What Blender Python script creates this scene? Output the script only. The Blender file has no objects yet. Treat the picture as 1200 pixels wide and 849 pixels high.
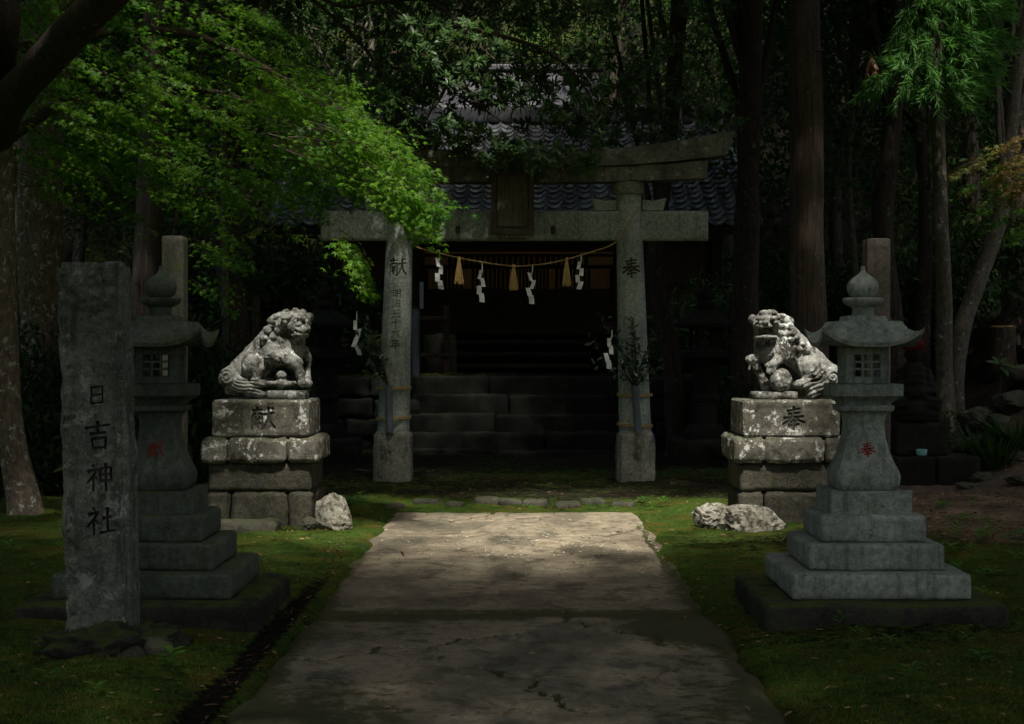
import bpy, bmesh, math, random
import numpy as np
from mathutils import Vector, Matrix

# ------------------------------------------------------------------ camera, sky, sun, exposure
scene = bpy.context.scene
COL = scene.collection
F = 1940.0            # focal length in photograph pixels (1200 wide)
CX, CY, EYE = 608.0, 414.0, 1.5
cam_d = bpy.data.cameras.new('camera'); cam = bpy.data.objects.new('camera', cam_d); COL.objects.link(cam)
cam.location = (0, 0, EYE); cam.rotation_euler = (math.pi/2, 0, 0)
cam_d.sensor_width = 36; cam_d.lens = F/1200*36
cam_d.shift_x = -(CX-600)/1200; cam_d.shift_y = -(424.5-CY)/1200
cam_d.clip_end = 500; cam_d.clip_start = 0.05
scene.camera = cam

SUN = Vector((0.12, -0.58, 1.0)).normalized()      # towards the sun: high, from behind the camera
world = bpy.data.worlds.new('World'); scene.world = world; world.use_nodes = True
wt = world.node_tree
sky = wt.nodes.new('ShaderNodeTexSky'); sky.sky_type = 'NISHITA'; sky.sun_disc = False
sky.sun_elevation = math.asin(SUN.z); sky.sun_rotation = math.atan2(SUN.x, SUN.y)
sky.air_density = 1.0; sky.dust_density = 5.0; sky.ozone_density = 0.3
wt.links.new(sky.outputs[0], wt.nodes['Background'].inputs[0]); wt.nodes['Background'].inputs[1].default_value = 0.11
sun_d = bpy.data.lights.new('sun', 'SUN'); sun = bpy.data.objects.new('sun', sun_d); COL.objects.link(sun)
sun_d.energy = 4.1; sun_d.angle = math.radians(2.0); sun_d.color = (1.0, 0.95, 0.86)
sun.rotation_euler = SUN.to_track_quat('Z', 'Y').to_euler(); sun.location = (6, -20, 40)
vs = scene.view_settings; vs.view_transform = 'Standard'; vs.look = 'None'; vs.gamma = 1; vs.exposure = 0.86
cy = scene.cycles; cy.use_denoising = True; cy.max_bounces = 6; cy.diffuse_bounces = 4; cy.glossy_bounces = 2
cy.transmission_bounces = 3; cy.transparent_max_bounces = 4; cy.caustics_reflective = False; cy.caustics_refractive = False
cy.use_adaptive_sampling = True; cy.adaptive_threshold = 0.005

rng = np.random.default_rng(11)
def at(px, py, d): return np.array([(px-CX)*d/F, d, EYE-(py-CY)*d/F])

# ------------------------------------------------------------------ numeric helpers
def _hash(ix, iy, iz, seed):
    h = (ix*374761393 + iy*668265263 + iz*2147483647 + seed*974711) & 0xFFFFFFFF
    h = ((h ^ (h >> 13))*1274126177) & 0xFFFFFFFF
    h = ((h ^ (h >> 16))*2246822519) & 0xFFFFFFFF
    return ((h ^ (h >> 15)) & 0xFFFFFF)/float(0xFFFFFF)*2-1
def vnoise(p, seed=0):
    p = np.asarray(p, float); i = np.floor(p).astype(np.int64); f = p-i; f = f*f*f*(f*(f*6-15)+10)
    r = 0
    for dx in (0, 1):
        wx = f[..., 0] if dx else 1-f[..., 0]
        for dy in (0, 1):
            wy = f[..., 1] if dy else 1-f[..., 1]
            for dz in (0, 1):
                wz = f[..., 2] if dz else 1-f[..., 2]
                r = r+wx*wy*wz*_hash(i[..., 0]+dx, i[..., 1]+dy, i[..., 2]+dz, seed)
    return r
def fbm(p, octv=4, seed=0, gain=0.5):
    p = np.asarray(p, float); r = 0; a = 1; t = 0
    for o in range(octv):
        r = r+a*vnoise(p*2**o+o*17.3, seed+o); t += a; a *= gain
    return r/t
def sstep(a, b, x): t = np.clip((np.asarray(x, float)-a)/(b-a), 0, 1); return t*t*(3-2*t)
def unit(v): v = np.asarray(v, float); return v/np.maximum(np.linalg.norm(v, axis=-1, keepdims=True), 1e-9)

# ------------------------------------------------------------------ objects
def link(name, data, parent=None, loc=(0, 0, 0), rot=(0, 0, 0)):
    o = bpy.data.objects.new(name, data); COL.objects.link(o)
    o.location = loc; o.rotation_euler = rot
    if parent is not None: o.parent = parent
    return o
def tag(o, label=None, cat=None, group=None, kind=None):
    if label: o['label'] = label
    if cat: o['category'] = cat
    if group: o['group'] = group
    if kind: o['kind'] = kind
    return o
def thing(name, label, cat, loc=(0, 0, 0), rz=0, group=None):
    return tag(link(name, None, None, loc, (0, 0, rz)), label, cat, group)
def mesh(name, v, f, mat=None, smooth=False):
    v = np.asarray(v, float); m = bpy.data.meshes.new(name)
    if isinstance(f, np.ndarray):
        n, k = f.shape
        m.vertices.add(len(v)); m.vertices.foreach_set('co', v.ravel())
        m.loops.add(n*k); m.loops.foreach_set('vertex_index', f.ravel().astype(np.int32))
        m.polygons.add(n); m.polygons.foreach_set('loop_start', np.arange(0, n*k, k, dtype=np.int32))
        m.polygons.foreach_set('loop_total', np.full(n, k, dtype=np.int32)); m.update(calc_edges=True); m.validate()
    else:
        m.from_pydata([tuple(a) for a in v], [], f); m.update()
    if smooth: m.polygons.foreach_set('use_smooth', np.ones(len(m.polygons), bool))
    if mat: m.materials.append(mat)
    return m
def part(name, vf, mat, parent=None, loc=(0, 0, 0), rot=(0, 0, 0), smooth=False):
    return link(name, mesh(name, vf[0], vf[1], mat, smooth), parent, loc, rot)
def copy_tree(o, parent=None):
    c = o.copy(); COL.objects.link(c); c.parent = parent
    for ch in list(o.children): copy_tree(ch, c)
    return c
def merge(*vfs):
    V = []; Fc = []; n = 0
    for v, f in vfs:
        V.append(np.asarray(v, float)); Fc += [tuple(int(i)+n for i in q) for q in f]; n += len(v)
    return np.concatenate(V), Fc

# ------------------------------------------------------------------ shape builders (all return verts, faces)
def box(sx, sy, sz, c=(0, 0, 0), b=0.0):
    """box with corner chamfer b, centred on c"""
    h = np.array([sx, sy, sz])/2
    if b <= 0:
        v = np.array([[x, y, z] for x in (-1, 1) for y in (-1, 1) for z in (-1, 1)])*h+np.array(c)
        return v, [(0, 1, 3, 2), (4, 6, 7, 5), (0, 4, 5, 1), (2, 3, 7, 6), (0, 2, 6, 4), (1, 5, 7, 3)]
    bm = bmesh.new(); bmesh.ops.create_cube(bm, size=1)
    for q in bm.verts: q.co = Vector((q.co.x*sx, q.co.y*sy, q.co.z*sz))
    bmesh.ops.bevel(bm, geom=list(bm.edges), offset=b, segments=1, affect='EDGES', profile=0.5)
    bm.verts.index_update()
    v = np.array([q.co[:] for q in bm.verts])+np.array(c); f = [tuple(x.index for x in fc.verts) for fc in bm.faces]
    bm.free(); return v, f
def block(sx, sy, sz, r=0.01, cell=0.03, amp=0.0, freq=8.0, seed=0, octv=4, front=None, edge=0.0):
    """stone block, base at z=0: rounded edges, grid surface, rough by noise. front(x,z)->extra depth on the -y face"""
    h = np.array([sx, sy, sz])/2; n = [max(2, int(round(s/cell))) for s in (sx, sy, sz)]
    V = []; Fc = []; k = 0
    for ax in range(3):
        a, b = [(1, 2), (2, 0), (0, 1)][ax]
        for s in (-1, 1):
            u = np.linspace(-1, 1, n[a]+1)*h[a]; w = np.linspace(-1, 1, n[b]+1)*h[b]
            U, W = np.meshgrid(u, w, indexing='ij'); P = np.zeros(U.shape+(3,)); P[..., a] = U; P[..., b] = W; P[..., ax] = s*h[ax]
            V.append(P.reshape(-1, 3)); I = np.arange(U.size).reshape(U.shape)+k; k += U.size
            q = np.stack([I[:-1, :-1], I[1:, :-1], I[1:, 1:], I[:-1, 1:]], -1).reshape(-1, 4)
            Fc.append(q if s > 0 else q[:, ::-1])
    V = np.concatenate(V); Fc = np.concatenate(Fc)
    key = np.round(V*1e5).astype(np.int64); _, idx, inv = np.unique(key, axis=0, return_index=True, return_inverse=True)
    V = V[idx]; Fc = inv.reshape(-1)[Fc]
    r = min(r, *(h*0.9)); Q = np.clip(V, -(h-r), h-r); D = unit(V-Q)
    er = r*(1+edge*fbm(V*freq*0.7, 3, seed+5))
    isf = (np.abs(D[:, 1]+1) < 0.2)
    P = Q+D*np.minimum(er, np.linalg.norm(V-Q, axis=1)*1.0+r*0.0)[:, None] if False else Q+D*r
    if edge: P = P-D*(np.clip((np.abs(D) > 0.3).sum(1)-1, 0, 1)*edge*(0.5+0.5*fbm(V*freq*0.8, 3, seed+5)))[:, None]
    if amp: P = P+D*(amp*fbm(V*freq, octv, seed))[:, None]
    if front is not None: P[isf, 1] += front(P[isf, 0], P[isf, 2]+h[2])
    P[:, 2] += h[2]
    return P, Fc
def rings(levels, fn, cap=True):
    """levels: list of parameter; fn(l)->(n,3) ring"""
    R = [fn(l) for l in levels]; n = len(R[0]); V = np.concatenate(R); f = []
    for i in range(len(R)-1):
        for j in range(n): f.append((i*n+j, i*n+(j+1) % n, (i+1)*n+(j+1) % n, (i+1)*n+j))
    if cap: f.append(tuple(range(n-1, -1, -1))); f.append(tuple((len(R)-1)*n+j for j in range(n)))
    return V, f
def lathe(prof, seg=32, lobes=0, la=0.0):
    a = np.linspace(0, 2*math.pi, seg, endpoint=False)
    def ring(l):
        r, z = l[0], l[1]; rr = r*(1+la*(l[2] if len(l) > 2 else 0)*np.abs(np.sin(a*lobes/2))) if lobes else r+0*a
        return np.stack([rr*np.cos(a), rr*np.sin(a), z+0*a], 1)
    return rings(prof, ring)
def square(levels, ch=0.12, dip=0.0, n=6):
    """square lathe: levels (z, halfwidth[, dip]); chamfered corners; the ring dips in the middle of each side"""
    def ring(l):
        z, h = l[0], l[1]; c = (l[3] if len(l) > 3 else ch)*h; dp = l[2] if len(l) > 2 else 0
        P = []
        for k in range(4):
            ca, sa = math.cos(k*math.pi/2), math.sin(k*math.pi/2)
            for t in np.linspace(-1, 1, n):
                x, y = t*(h-c), -h; zz = z-dp*(1-abs(t)**1.6)
                P.append((x*ca-y*sa, x*sa+y*ca, zz))
        return np.array(P)
    return rings(levels, ring)
def tube(pts, rad, seg=8, wob=0.0, seed=0, cap=True, flat=1.0):
    pts = np.asarray(pts, float); n = len(pts); rad = np.broadcast_to(np.asarray(rad, float), (n,))
    T = np.gradient(pts, axis=0); T = unit(T); up = np.array([0, 0, 1.0]) if abs(T[0][2]) < 0.9 else np.array([0, 1.0, 0])
    V = []; N = unit(np.cross(T[0], up)); a = np.linspace(0, 2*math.pi, seg, endpoint=False)
    for i in range(n):
        N = unit(N-T[i]*np.dot(N, T[i])); B = np.cross(T[i], N)
        r = np.full(seg, rad[i])
        ring = pts[i]+(np.cos(a)*r)[:, None]*N+(np.sin(a)*r*flat)[:, None]*B
        if wob: ring = pts[i]+(ring-pts[i])*(1+wob*fbm(ring*(0.35/max(rad.max(), .02)), 3, seed))[:, None]
        V.append(ring)
    V = np.concatenate(V); f = []
    for i in range(n-1):
        for j in range(seg): f.append((i*seg+j, i*seg+(j+1) % seg, (i+1)*seg+(j+1) % seg, (i+1)*seg+j))
    if cap: f.append(tuple(range(seg-1, -1, -1))); f.append(tuple((n-1)*seg+j for j in range(seg)))
    return V, f
def spline(pts, n):
    """Catmull-Rom through pts"""
    p = np.asarray(pts, float); p = np.vstack([2*p[0]-p[1], p, 2*p[-1]-p[-2]]); out = []
    for t in np.linspace(0, len(p)-3-1e-6, n):
        i = int(t); u = t-i; a, b, c, d = p[i:i+4]
        out.append(0.5*((2*b)+(-a+c)*u+(2*a-5*b+4*c-d)*u*u+(-a+3*b-3*c+d)*u**3))
    return np.array(out)

# leaf templates: x across, y along the leaf, z off the blade
def _fan(ring, mid): return np.array([mid]+ring), [(0, i, i+1) for i in range(1, len(ring))]
_mp = []
for k, (a, r) in enumerate([(-100, .62), (-75, .30), (-50, .9), (-25, .36), (0, 1.05), (25, .36), (50, .9), (75, .30), (100, .62)]):
    _mp.append((r*math.sin(math.radians(a)), r*math.cos(math.radians(a)), -0.12 if k % 2 == 0 else 0.0))
MAPLE = _fan(_mp, (0, 0, 0.05))
BROAD = (np.array([(0, 0, 0), (-.17, .35, .05), (-.15, .7, .03), (0, 1, -.08), (.15, .7, .03), (.17, .35, .05), (0, .5, -.02)]),
         [(6, 0, 5), (6, 5, 4), (6, 4, 3), (6, 3, 2), (6, 2, 1), (6, 1, 0)])
DIAM = (np.array([(0, 0, 0), (.26, .5, .05), (0, 1, -.05), (-.26, .5, .05)]), [(0, 1, 2), (0, 2, 3)])
NEED = (np.array([(-.045, 0, 0), (.045, 0, 0), (.035, .6, .0), (0, 1, -.1), (-.035, .6, 0)]), [(0, 1, 2), (0, 2, 4), (4, 2, 3)])
BLADE = (np.array([(-.06, 0, 0), (.06, 0, 0), (.04, .55, .06), (0, 1, .22), (-.04, .55, .06)]), [(0, 1, 2), (0, 2, 4), (4, 2, 3)])
def leaves(P, A, N, S, tmpl):
    P, A, N = np.asarray(P, float), unit(A), np.asarray(N, float); S = np.broadcast_to(np.asarray(S, float), (len(P),))
    X = unit(np.cross(A, N)); N = np.cross(X, A); tv, tf = tmpl; tf = np.array(tf)
    V = P[:, None, :]+S[:, None, None]*(tv[None, :, 0:1]*X[:, None, :]+tv[None, :, 1:2]*A[:, None, :]+tv[None, :, 2:3]*N[:, None, :])
    Fc = tf[None]+(np.arange(len(P))*len(tv))[:, None, None]
    return V.reshape(-1, 3), Fc.reshape(-1, 3)
def cat(vfs):
    V = np.concatenate([v for v, f in vfs]); o = np.cumsum([0]+[len(v) for v, f in vfs])[:-1]
    return V, np.concatenate([np.asarray(f)+k for (v, f), k in zip(vfs, o)])
def randdir(n, r=rng): return unit(r.normal(size=(n, 3)))

# signed-distance sculpting with naive surface nets
def surface_net(fn, lo, hi, h):
    ax = [np.arange(lo[i], hi[i]+h, h) for i in range(3)]
    G = np.stack(np.meshgrid(*ax, indexing='ij'), -1); c = 3       # coarse pass, then full resolution near the surface only
    Dc = fn(G[1::c, 1::c, 1::c].reshape(-1, 3)).reshape(G[1::c, 1::c, 1::c].shape[:3]); D = Dc
    for k in range(3): D = np.take(D, np.minimum(np.arange(G.shape[k])//c, D.shape[k]-1), axis=k)
    D = D.copy(); near = np.abs(D) < h*7; D[near] = fn(G[near]); s = D < 0
    nx, ny, nz = [q-1 for q in D.shape]; acc = np.zeros((nx, ny, nz, 3)); cnt = np.zeros((nx, ny, nz))
    cs = [(i, j, k) for i in (0, 1) for j in (0, 1) for k in (0, 1)]
    sl = lambda c: (slice(c[0], c[0]+nx), slice(c[1], c[1]+ny), slice(c[2], c[2]+nz))
    for a in cs:
        for b in cs:
            if sum(b)-sum(a) == 1 and all(y >= x for x, y in zip(a, b)):
                da, db = D[sl(a)], D[sl(b)]; m = (da < 0) != (db < 0)
                t = np.where(m, da/np.where(m, da-db, 1), 0); pa, pb = G[sl(a)], G[sl(b)]
                acc += np.where(m[..., None], pa+t[..., None]*(pb-pa), 0); cnt += m
    act = cnt > 0; idx = -np.ones(act.shape, int); idx[act] = np.arange(act.sum()); V = acc[act]/cnt[act][:, None]
    Fq = []
    for d in range(3):
        e1, e2 = (d+1) % 3, (d+2) % 3
        A = s; sh = [slice(None)]*3; sh2 = [slice(None)]*3; sh[d] = slice(0, -1); sh2[d] = slice(1, None)
        cr = s[tuple(sh)] != s[tuple(sh2)]; pos = np.argwhere(cr)
        ok = (pos[:, e1] > 0) & (pos[:, e2] > 0) & (pos[:, e1] < D.shape[e1]-1) & (pos[:, e2] < D.shape[e2]-1); pos = pos[ok]
        o1 = np.zeros(3, int); o1[e1] = 1; o2 = np.zeros(3, int); o2[e2] = 1
        q = np.stack([idx[tuple((pos-a).T)] for a in (o1+o2, o2, 0*o1, o1)], 1)
        fl = s[tuple(pos.T)]; q = np.where(fl[:, None], q, q[:, ::-1]); Fq.append(q)
    return V, np.concatenate(Fq)
def sd_cone(p, a, b, ra, rb):
    a, b = np.asarray(a, float), np.asarray(b, float); ba = b-a; t = np.clip(((p-a)@ba)/max(ba@ba, 1e-9), 0, 1)
    return np.linalg.norm(p-a-t[..., None]*ba, axis=-1)-(ra+(rb-ra)*t)
def sd_ell(p, c, r, rot=None):
    q = p-np.asarray(c, float)
    if rot is not None: q = q@np.array(Matrix.Rotation(rot[0], 3, rot[1]))
    r = np.asarray(r, float); k = np.linalg.norm(q/r, axis=-1); k2 = np.linalg.norm(q/(r*r), axis=-1)
    return k*(k-1)/np.maximum(k2, 1e-6)
def smin(a, b, k): h = np.clip(0.5+0.5*(b-a)/k, 0, 1); return b+(a-b)*h-k*h*(1-h)

# ------------------------------------------------------------------ materials
class Mat:
    def __init__(s, name):
        s.m = bpy.data.materials.new(name); s.m.use_nodes = True; s.t = s.m.node_tree; s.b = s.t.nodes['Principled BSDF']
        s.out = s.t.nodes['Material Output']
    def put(s, sock, v):
        if isinstance(v, bpy.types.NodeSocket): s.t.links.new(v, sock)
        elif isinstance(v, (tuple, list)) and len(v) == 3 and sock.type == 'RGBA': sock.default_value = (*v, 1)
        else: sock.default_value = v
    def node(s, typ, ins={}, **kw):
        n = s.t.nodes.new('ShaderNode'+typ)
        for k, v in kw.items(): setattr(n, k, v)
        for k, v in ins.items(): s.put(n.inputs[k], v)
        return n
    def coord(s, island=False):
        c = s.node('TexCoord').outputs['Object']; r = s.node('ObjectInfo').outputs['Random']
        m = s.node('Math', {0: r, 1: 57.0}, operation='MULTIPLY').outputs[0]
        return s.node('VectorMath', {0: c, 1: m}, operation='ADD').outputs[0]
    def noise(s, vec, scale, detail=4, rough=0.55, dist=0.0):
        return s.node('TexNoise', {'Vector': vec, 'Scale': scale, 'Detail': detail, 'Roughness': rough, 'Distortion': dist}).outputs['Fac']
    def ramp(s, fac, a, b, ca=0.0, cb=1.0):
        return s.node('MapRange', {0: fac, 1: a, 2: b, 3: ca, 4: cb}, interpolation_type='SMOOTHSTEP').outputs[0]
    def mix(s, fac, a, b, mode='MIX'):
        n = s.node('Mix', {}, data_type='RGBA', blend_type=mode); s.put(n.inputs[0], fac); s.put(n.inputs[6], a); s.put(n.inputs[7], b)
        return n.outputs[2]
    def mul(s, a, b): return s.node('Math', {0: a, 1: b}, operation='MULTIPLY').outputs[0]
    def add(s, a, b): return s.node('Math', {0: a, 1: b}, operation='ADD').outputs[0]
    def bump(s, h, strength=0.5, dist=0.01):
        s.put(s.b.inputs['Normal'], s.node('Bump', {'Height': h, 'Strength': strength, 'Distance': dist}).outputs[0])
    def done(s, col, rough=0.9, spec=0.3):
        s.put(s.b.inputs['Base Color'], col); s.put(s.b.inputs['Roughness'], rough); s.put(s.b.inputs['Specular IOR Level'], spec); return s.m

def stone(name, c1, c2, speck=0.35, speck_s=160, lichen=None, dark=None, moss=0.0, moss_up=0.0, scale=1.0, bump=0.5, bd=0.006, rough=0.92, streak=0.0):
    m = Mat(name); v = m.coord()
    big = m.noise(v, 3.0*scale, 5, 0.6); col = m.mix(m.ramp(big, 0.35, 0.65), c1, c2)
    fine = m.noise(v, speck_s*scale, 2, 0.7)
    mot = m.noise(v, 26*scale, 8, 0.78)
    col = m.mix(1.0, col, m.mix(m.ramp(mot, 0.36, 0.64), (0.66, 0.66, 0.64), (1.22, 1.22, 1.2)), 'MULTIPLY')
    col = m.mix(m.mul(m.ramp(fine, 0.42, 0.30), speck), col, tuple(x*0.35 for x in c1))
    col = m.mix(m.mul(m.ramp(fine, 0.58, 0.70), speck), col, tuple(min(1, x*1.9) for x in c2))
    if streak:
        sv = m.node('Mapping', {'Vector': v, 'Scale': (9, 9, 0.8)}).outputs[0]
        col = m.mix(m.mul(m.ramp(m.noise(sv, 2.2, 4), 0.5, 0.68), streak), col, tuple(x*0.25 for x in c1))
    if dark:
        dc, lo, amt, sc = dark
        col = m.mix(m.mul(m.ramp(m.noise(v, sc, 9, 0.74, 0.25), lo, lo+0.13), amt), col, dc)
    if lichen:
        lc, lo, amt, sc = lichen
        a = m.noise(v, sc, 6, 0.68, 0.4); b = m.noise(v, sc*4.1, 6, 0.75)
        col = m.mix(m.mul(m.ramp(m.add(m.mul(a, 0.62), m.mul(b, 0.38)), lo, lo+0.06), amt), col, lc)
    if moss or moss_up:
        g = m.noise(v, 6*scale, 5, 0.65)
        k = m.mul(m.ramp(g, 0.52, 0.64), moss)
        if moss_up:
            nz = m.node('SeparateXYZ', {0: m.node('NewGeometry').outputs['Normal']}).outputs[2]
            k = m.add(k, m.mul(m.mul(m.ramp(nz, 0.5, 0.9), m.ramp(g, 0.38, 0.52)), moss_up))
        k = m.node('Clamp', {0: k}).outputs[0]
        col = m.mix(k, col, m.mix(m.noise(v, 40, 5, 0.7), (0.020, 0.036, 0.007), (0.07, 0.098, 0.018)))
    h = m.add(m.mul(mot, 1.2), m.mul(fine, 0.4)); m.bump(h, bump, bd)
    return m.done(col, rough, 0.25)

M = {}
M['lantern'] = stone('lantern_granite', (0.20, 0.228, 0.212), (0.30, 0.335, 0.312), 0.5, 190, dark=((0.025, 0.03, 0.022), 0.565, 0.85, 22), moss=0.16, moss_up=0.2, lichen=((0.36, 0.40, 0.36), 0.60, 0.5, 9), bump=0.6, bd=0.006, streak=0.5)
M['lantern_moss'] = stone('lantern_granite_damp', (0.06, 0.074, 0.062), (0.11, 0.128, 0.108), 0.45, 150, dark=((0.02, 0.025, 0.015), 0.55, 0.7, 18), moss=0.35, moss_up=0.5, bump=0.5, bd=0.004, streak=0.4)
M['plinth'] = stone('mossy_plinth_stone', (0.02, 0.021, 0.017), (0.042, 0.042, 0.034), 0.4, 90, moss=0.25, moss_up=1.0, bump=0.8, bd=0.01)
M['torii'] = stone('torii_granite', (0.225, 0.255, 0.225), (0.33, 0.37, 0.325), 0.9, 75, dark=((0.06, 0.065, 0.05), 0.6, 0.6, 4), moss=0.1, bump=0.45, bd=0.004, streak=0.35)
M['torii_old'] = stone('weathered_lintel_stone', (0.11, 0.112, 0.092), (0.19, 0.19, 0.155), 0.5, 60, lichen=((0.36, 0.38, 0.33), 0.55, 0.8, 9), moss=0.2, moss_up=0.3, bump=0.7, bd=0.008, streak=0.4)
M['torii_foot'] = stone('pillar_foot_stone', (0.17, 0.17, 0.145), (0.27, 0.265, 0.23), 0.5, 60, dark=((0.035, 0.035, 0.028), 0.5, 0.85, 5), moss=0.25, bump=0.7, bd=0.008, streak=0.5)
M['lion'] = stone('lichened_lion_stone', (0.13, 0.13, 0.12), (0.29, 0.29, 0.27), 0.3, 120, lichen=((0.54, 0.565, 0.53), 0.54, 0.88, 10), dark=((0.026, 0.020, 0.018), 0.472, 0.96, 6), moss=0.08, bump=0.8, bd=0.008)
M['pedestal'] = stone('lichened_pedestal_stone', (0.09, 0.085, 0.07), (0.17, 0.16, 0.13), 0.5, 80, lichen=((0.62, 0.64, 0.58), 0.53, 0.92, 9), dark=((0.03, 0.025, 0.02), 0.52, 0.85, 8), moss=0.12, moss_up=0.35, bump=0.8, bd=0.008, streak=0.25)
M['pedestal_low'] = stone('rough_pedestal_stone', (0.045, 0.043, 0.032), (0.09, 0.084, 0.063), 0.55, 60, lichen=((0.38, 0.37, 0.29), 0.62, 0.6, 8), dark=((0.028, 0.026, 0.018), 0.52, 0.8, 6), moss=0.22, bump=1.0, bd=0.014)
M['stele'] = stone('old_marker_stone', (0.10, 0.11, 0.094), (0.17, 0.18, 0.157), 0.6, 85, lichen=((0.32, 0.36, 0.32), 0.54, 0.65, 10), dark=((0.035, 0.037, 0.028), 0.54, 0.7, 14), moss=0.15, bump=1.0, bd=0.008, streak=0.45)
M['groove'] = stone('soiled_groove_stone', (0.042, 0.044, 0.037), (0.07, 0.072, 0.06), 0.3, 90, bump=0.4)
M['quartz'] = stone('white_quartz_rock', (0.22, 0.205, 0.16), (0.42, 0.40, 0.34), 0.4, 50, lichen=((0.60, 0.59, 0.52), 0.55, 0.7, 12), dark=((0.05, 0.042, 0.026), 0.47, 0.92, 11), moss=0.12, bump=1.0, bd=0.012)
M['rock'] = stone('forest_rock', (0.045, 0.043, 0.033), (0.09, 0.085, 0.066), 0.4, 50, lichen=((0.24, 0.25, 0.2), 0.62, 0.6, 6), moss=0.35, moss_up=0.4, bump=0.9, bd=0.012)
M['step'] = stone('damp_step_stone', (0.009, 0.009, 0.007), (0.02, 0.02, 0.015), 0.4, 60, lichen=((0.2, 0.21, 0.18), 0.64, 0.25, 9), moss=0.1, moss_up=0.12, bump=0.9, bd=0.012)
M['post'] = stone('square_post_stone', (0.075, 0.066, 0.056), (0.125, 0.108, 0.092), 0.4, 90, dark=((0.04, 0.035, 0.028), 0.56, 0.7, 5), moss=0.15, bump=0.5, streak=0.4)
M['post_moss'] = stone('mossy_post_stone', (0.05, 0.055, 0.038), (0.085, 0.08, 0.06), 0.4, 90, moss=0.9, bump=0.6, streak=0.3)

def plain(name, col, rough=0.7, spec=0.3, var=0.3, vs=12, bump=0.0, stretch=(1, 1, 1), metallic=0):
    m = Mat(name); v = m.node('Mapping', {'Vector': m.coord(), 'Scale': stretch}).outputs[0]; n = m.noise(v, vs, 5, 0.6)
    c = m.mix(m.ramp(n, 0.3, 0.7), tuple(x*(1-var) for x in col), tuple(min(1, x*(1+var)) for x in col))
    if bump: m.bump(n, bump, 0.004)
    m.b.inputs['Metallic'].default_value = metallic
    return m.done(c, rough, spec)
M['wood_dark'] = plain('dark_aged_wood', (0.05, 0.036, 0.026), 0.8, 0.2, 0.4, 5, 0.4, (12, 12, 1))
M['wood_red'] = plain('reddish_cedar_boards', (0.10, 0.055, 0.032), 0.75, 0.2, 0.35, 5, 0.4, (14, 14, 1))
M['wood_light'] = plain('pale_lattice_wood', (0.38, 0.24, 0.11), 0.7, 0.2, 0.25, 6, 0.2, (10, 10, 1))
M['plaque_wood'] = plain('greyed_plaque_wood', (0.085, 0.072, 0.055), 0.85, 0.2, 0.4, 5, 0.5, (12, 12, 1))
M['plaque_field'] = plain('weathered_plaque_field', (0.12, 0.105, 0.08), 0.85, 0.2, 0.35, 5, 0.5, (9, 9, 1))
M['iron'] = plain('rusty_iron', (0.03, 0.024, 0.02), 0.7, 0.3, 0.4, 30, 0.3)
M['straw'] = plain('rice_straw', (0.55, 0.38, 0.15), 0.8, 0.2, 0.35, 40, 0.5, (6, 6, 1))
M['rope'] = plain('straw_rope', (0.36, 0.25, 0.11), 0.85, 0.2, 0.4, 60, 0.6)
M['paper'] = plain('white_paper', (0.80, 0.80, 0.80), 0.75, 0.2, 0.05, 12)
M['red'] = stone('faded_red_paint', (0.20, 0.022, 0.018), (0.28, 0.03, 0.022), 0.3, 150, lichen=((0.16, 0.15, 0.125), 0.53, 0.85, 40), bump=0.4)
M['tube'] = plain('blue_grey_plastic_tube', (0.085, 0.105, 0.125), 0.45, 0.4, 0.15, 10)
M['metal'] = plain('grey_sheet_roofing', (0.06, 0.058, 0.064), 0.5, 0.4, 0.2, 4)
M['cap_red'] = plain('red_knitted_wool', (0.10, 0.012, 0.015), 0.95, 0.1, 0.3, 60, 0.6)
M['cup'] = plain('turquoise_glazed_cup', (0.22, 0.52, 0.50), 0.3, 0.5, 0.1, 20)
M['sign'] = plain('white_painted_notice', (0.55, 0.60, 0.68), 0.6, 0.3, 0.08, 8)
def tile_mat():
    m = Mat('glazed_roof_tile'); v = m.coord(); n = m.noise(v, 14, 5, 0.6); r = m.node('ObjectInfo').outputs['Random']
    c = m.mix(r, (0.12, 0.128, 0.142), (0.26, 0.272, 0.29)); c = m.mix(m.mul(m.ramp(n, 0.5, 0.68), 0.6), c, (0.03, 0.032, 0.028))
    m.bump(n, 0.15, 0.003); return m.done(c, m.ramp(n, 0.3, 0.7, 0.1, 0.26), 1.0)
M['tile'] = tile_mat(); M['tile_dark'] = plain('dark_ridge_tile', (0.035, 0.04, 0.045), 0.5, 0.4, 0.3, 14)

def leaf_mat(name, c1, c2, trans=0.4, rough=0.45, spec=0.4, tint=None):
    m = Mat(name); g = m.node('NewGeometry'); r = g.outputs['Random Per Island']
    v = m.node('TexCoord').outputs['Object']; n = m.noise(v, 1.3, 3)
    c = m.mix(r, c1, c2)
    if tint: c = m.mix(m.mul(m.ramp(n, 0.45, 0.62), 0.85), c, tint)
    m.done(c, rough, spec)
    t = m.node('BsdfTranslucent', {'Color': m.mix(0.5, c, m.mix(1.0, c, (1.9, 2.1, 0.9), 'MULTIPLY'))})
    x = m.node('MixShader', {0: trans}); m.t.links.new(m.b.outputs[0], x.inputs[1]); m.t.links.new(t.outputs[0], x.inputs[2])
    m.t.links.new(x.outputs[0], m.out.inputs[0]); return m.m
M['maple'] = leaf_mat('maple_leaf', (0.06, 0.16, 0.014), (0.16, 0.31, 0.026), 0.58, 0.5, 0.3, (0.045, 0.14, 0.02))
M['maple_autumn'] = leaf_mat('turning_maple_leaf', (0.13, 0.11, 0.022), (0.22, 0.12, 0.035), 0.45, 0.5, 0.3, (0.10, 0.14, 0.03))
M['evergreen'] = leaf_mat('glossy_evergreen_leaf', (0.04, 0.09, 0.03), (0.095, 0.17, 0.058), 0.33, 0.38, 0.38)
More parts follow.
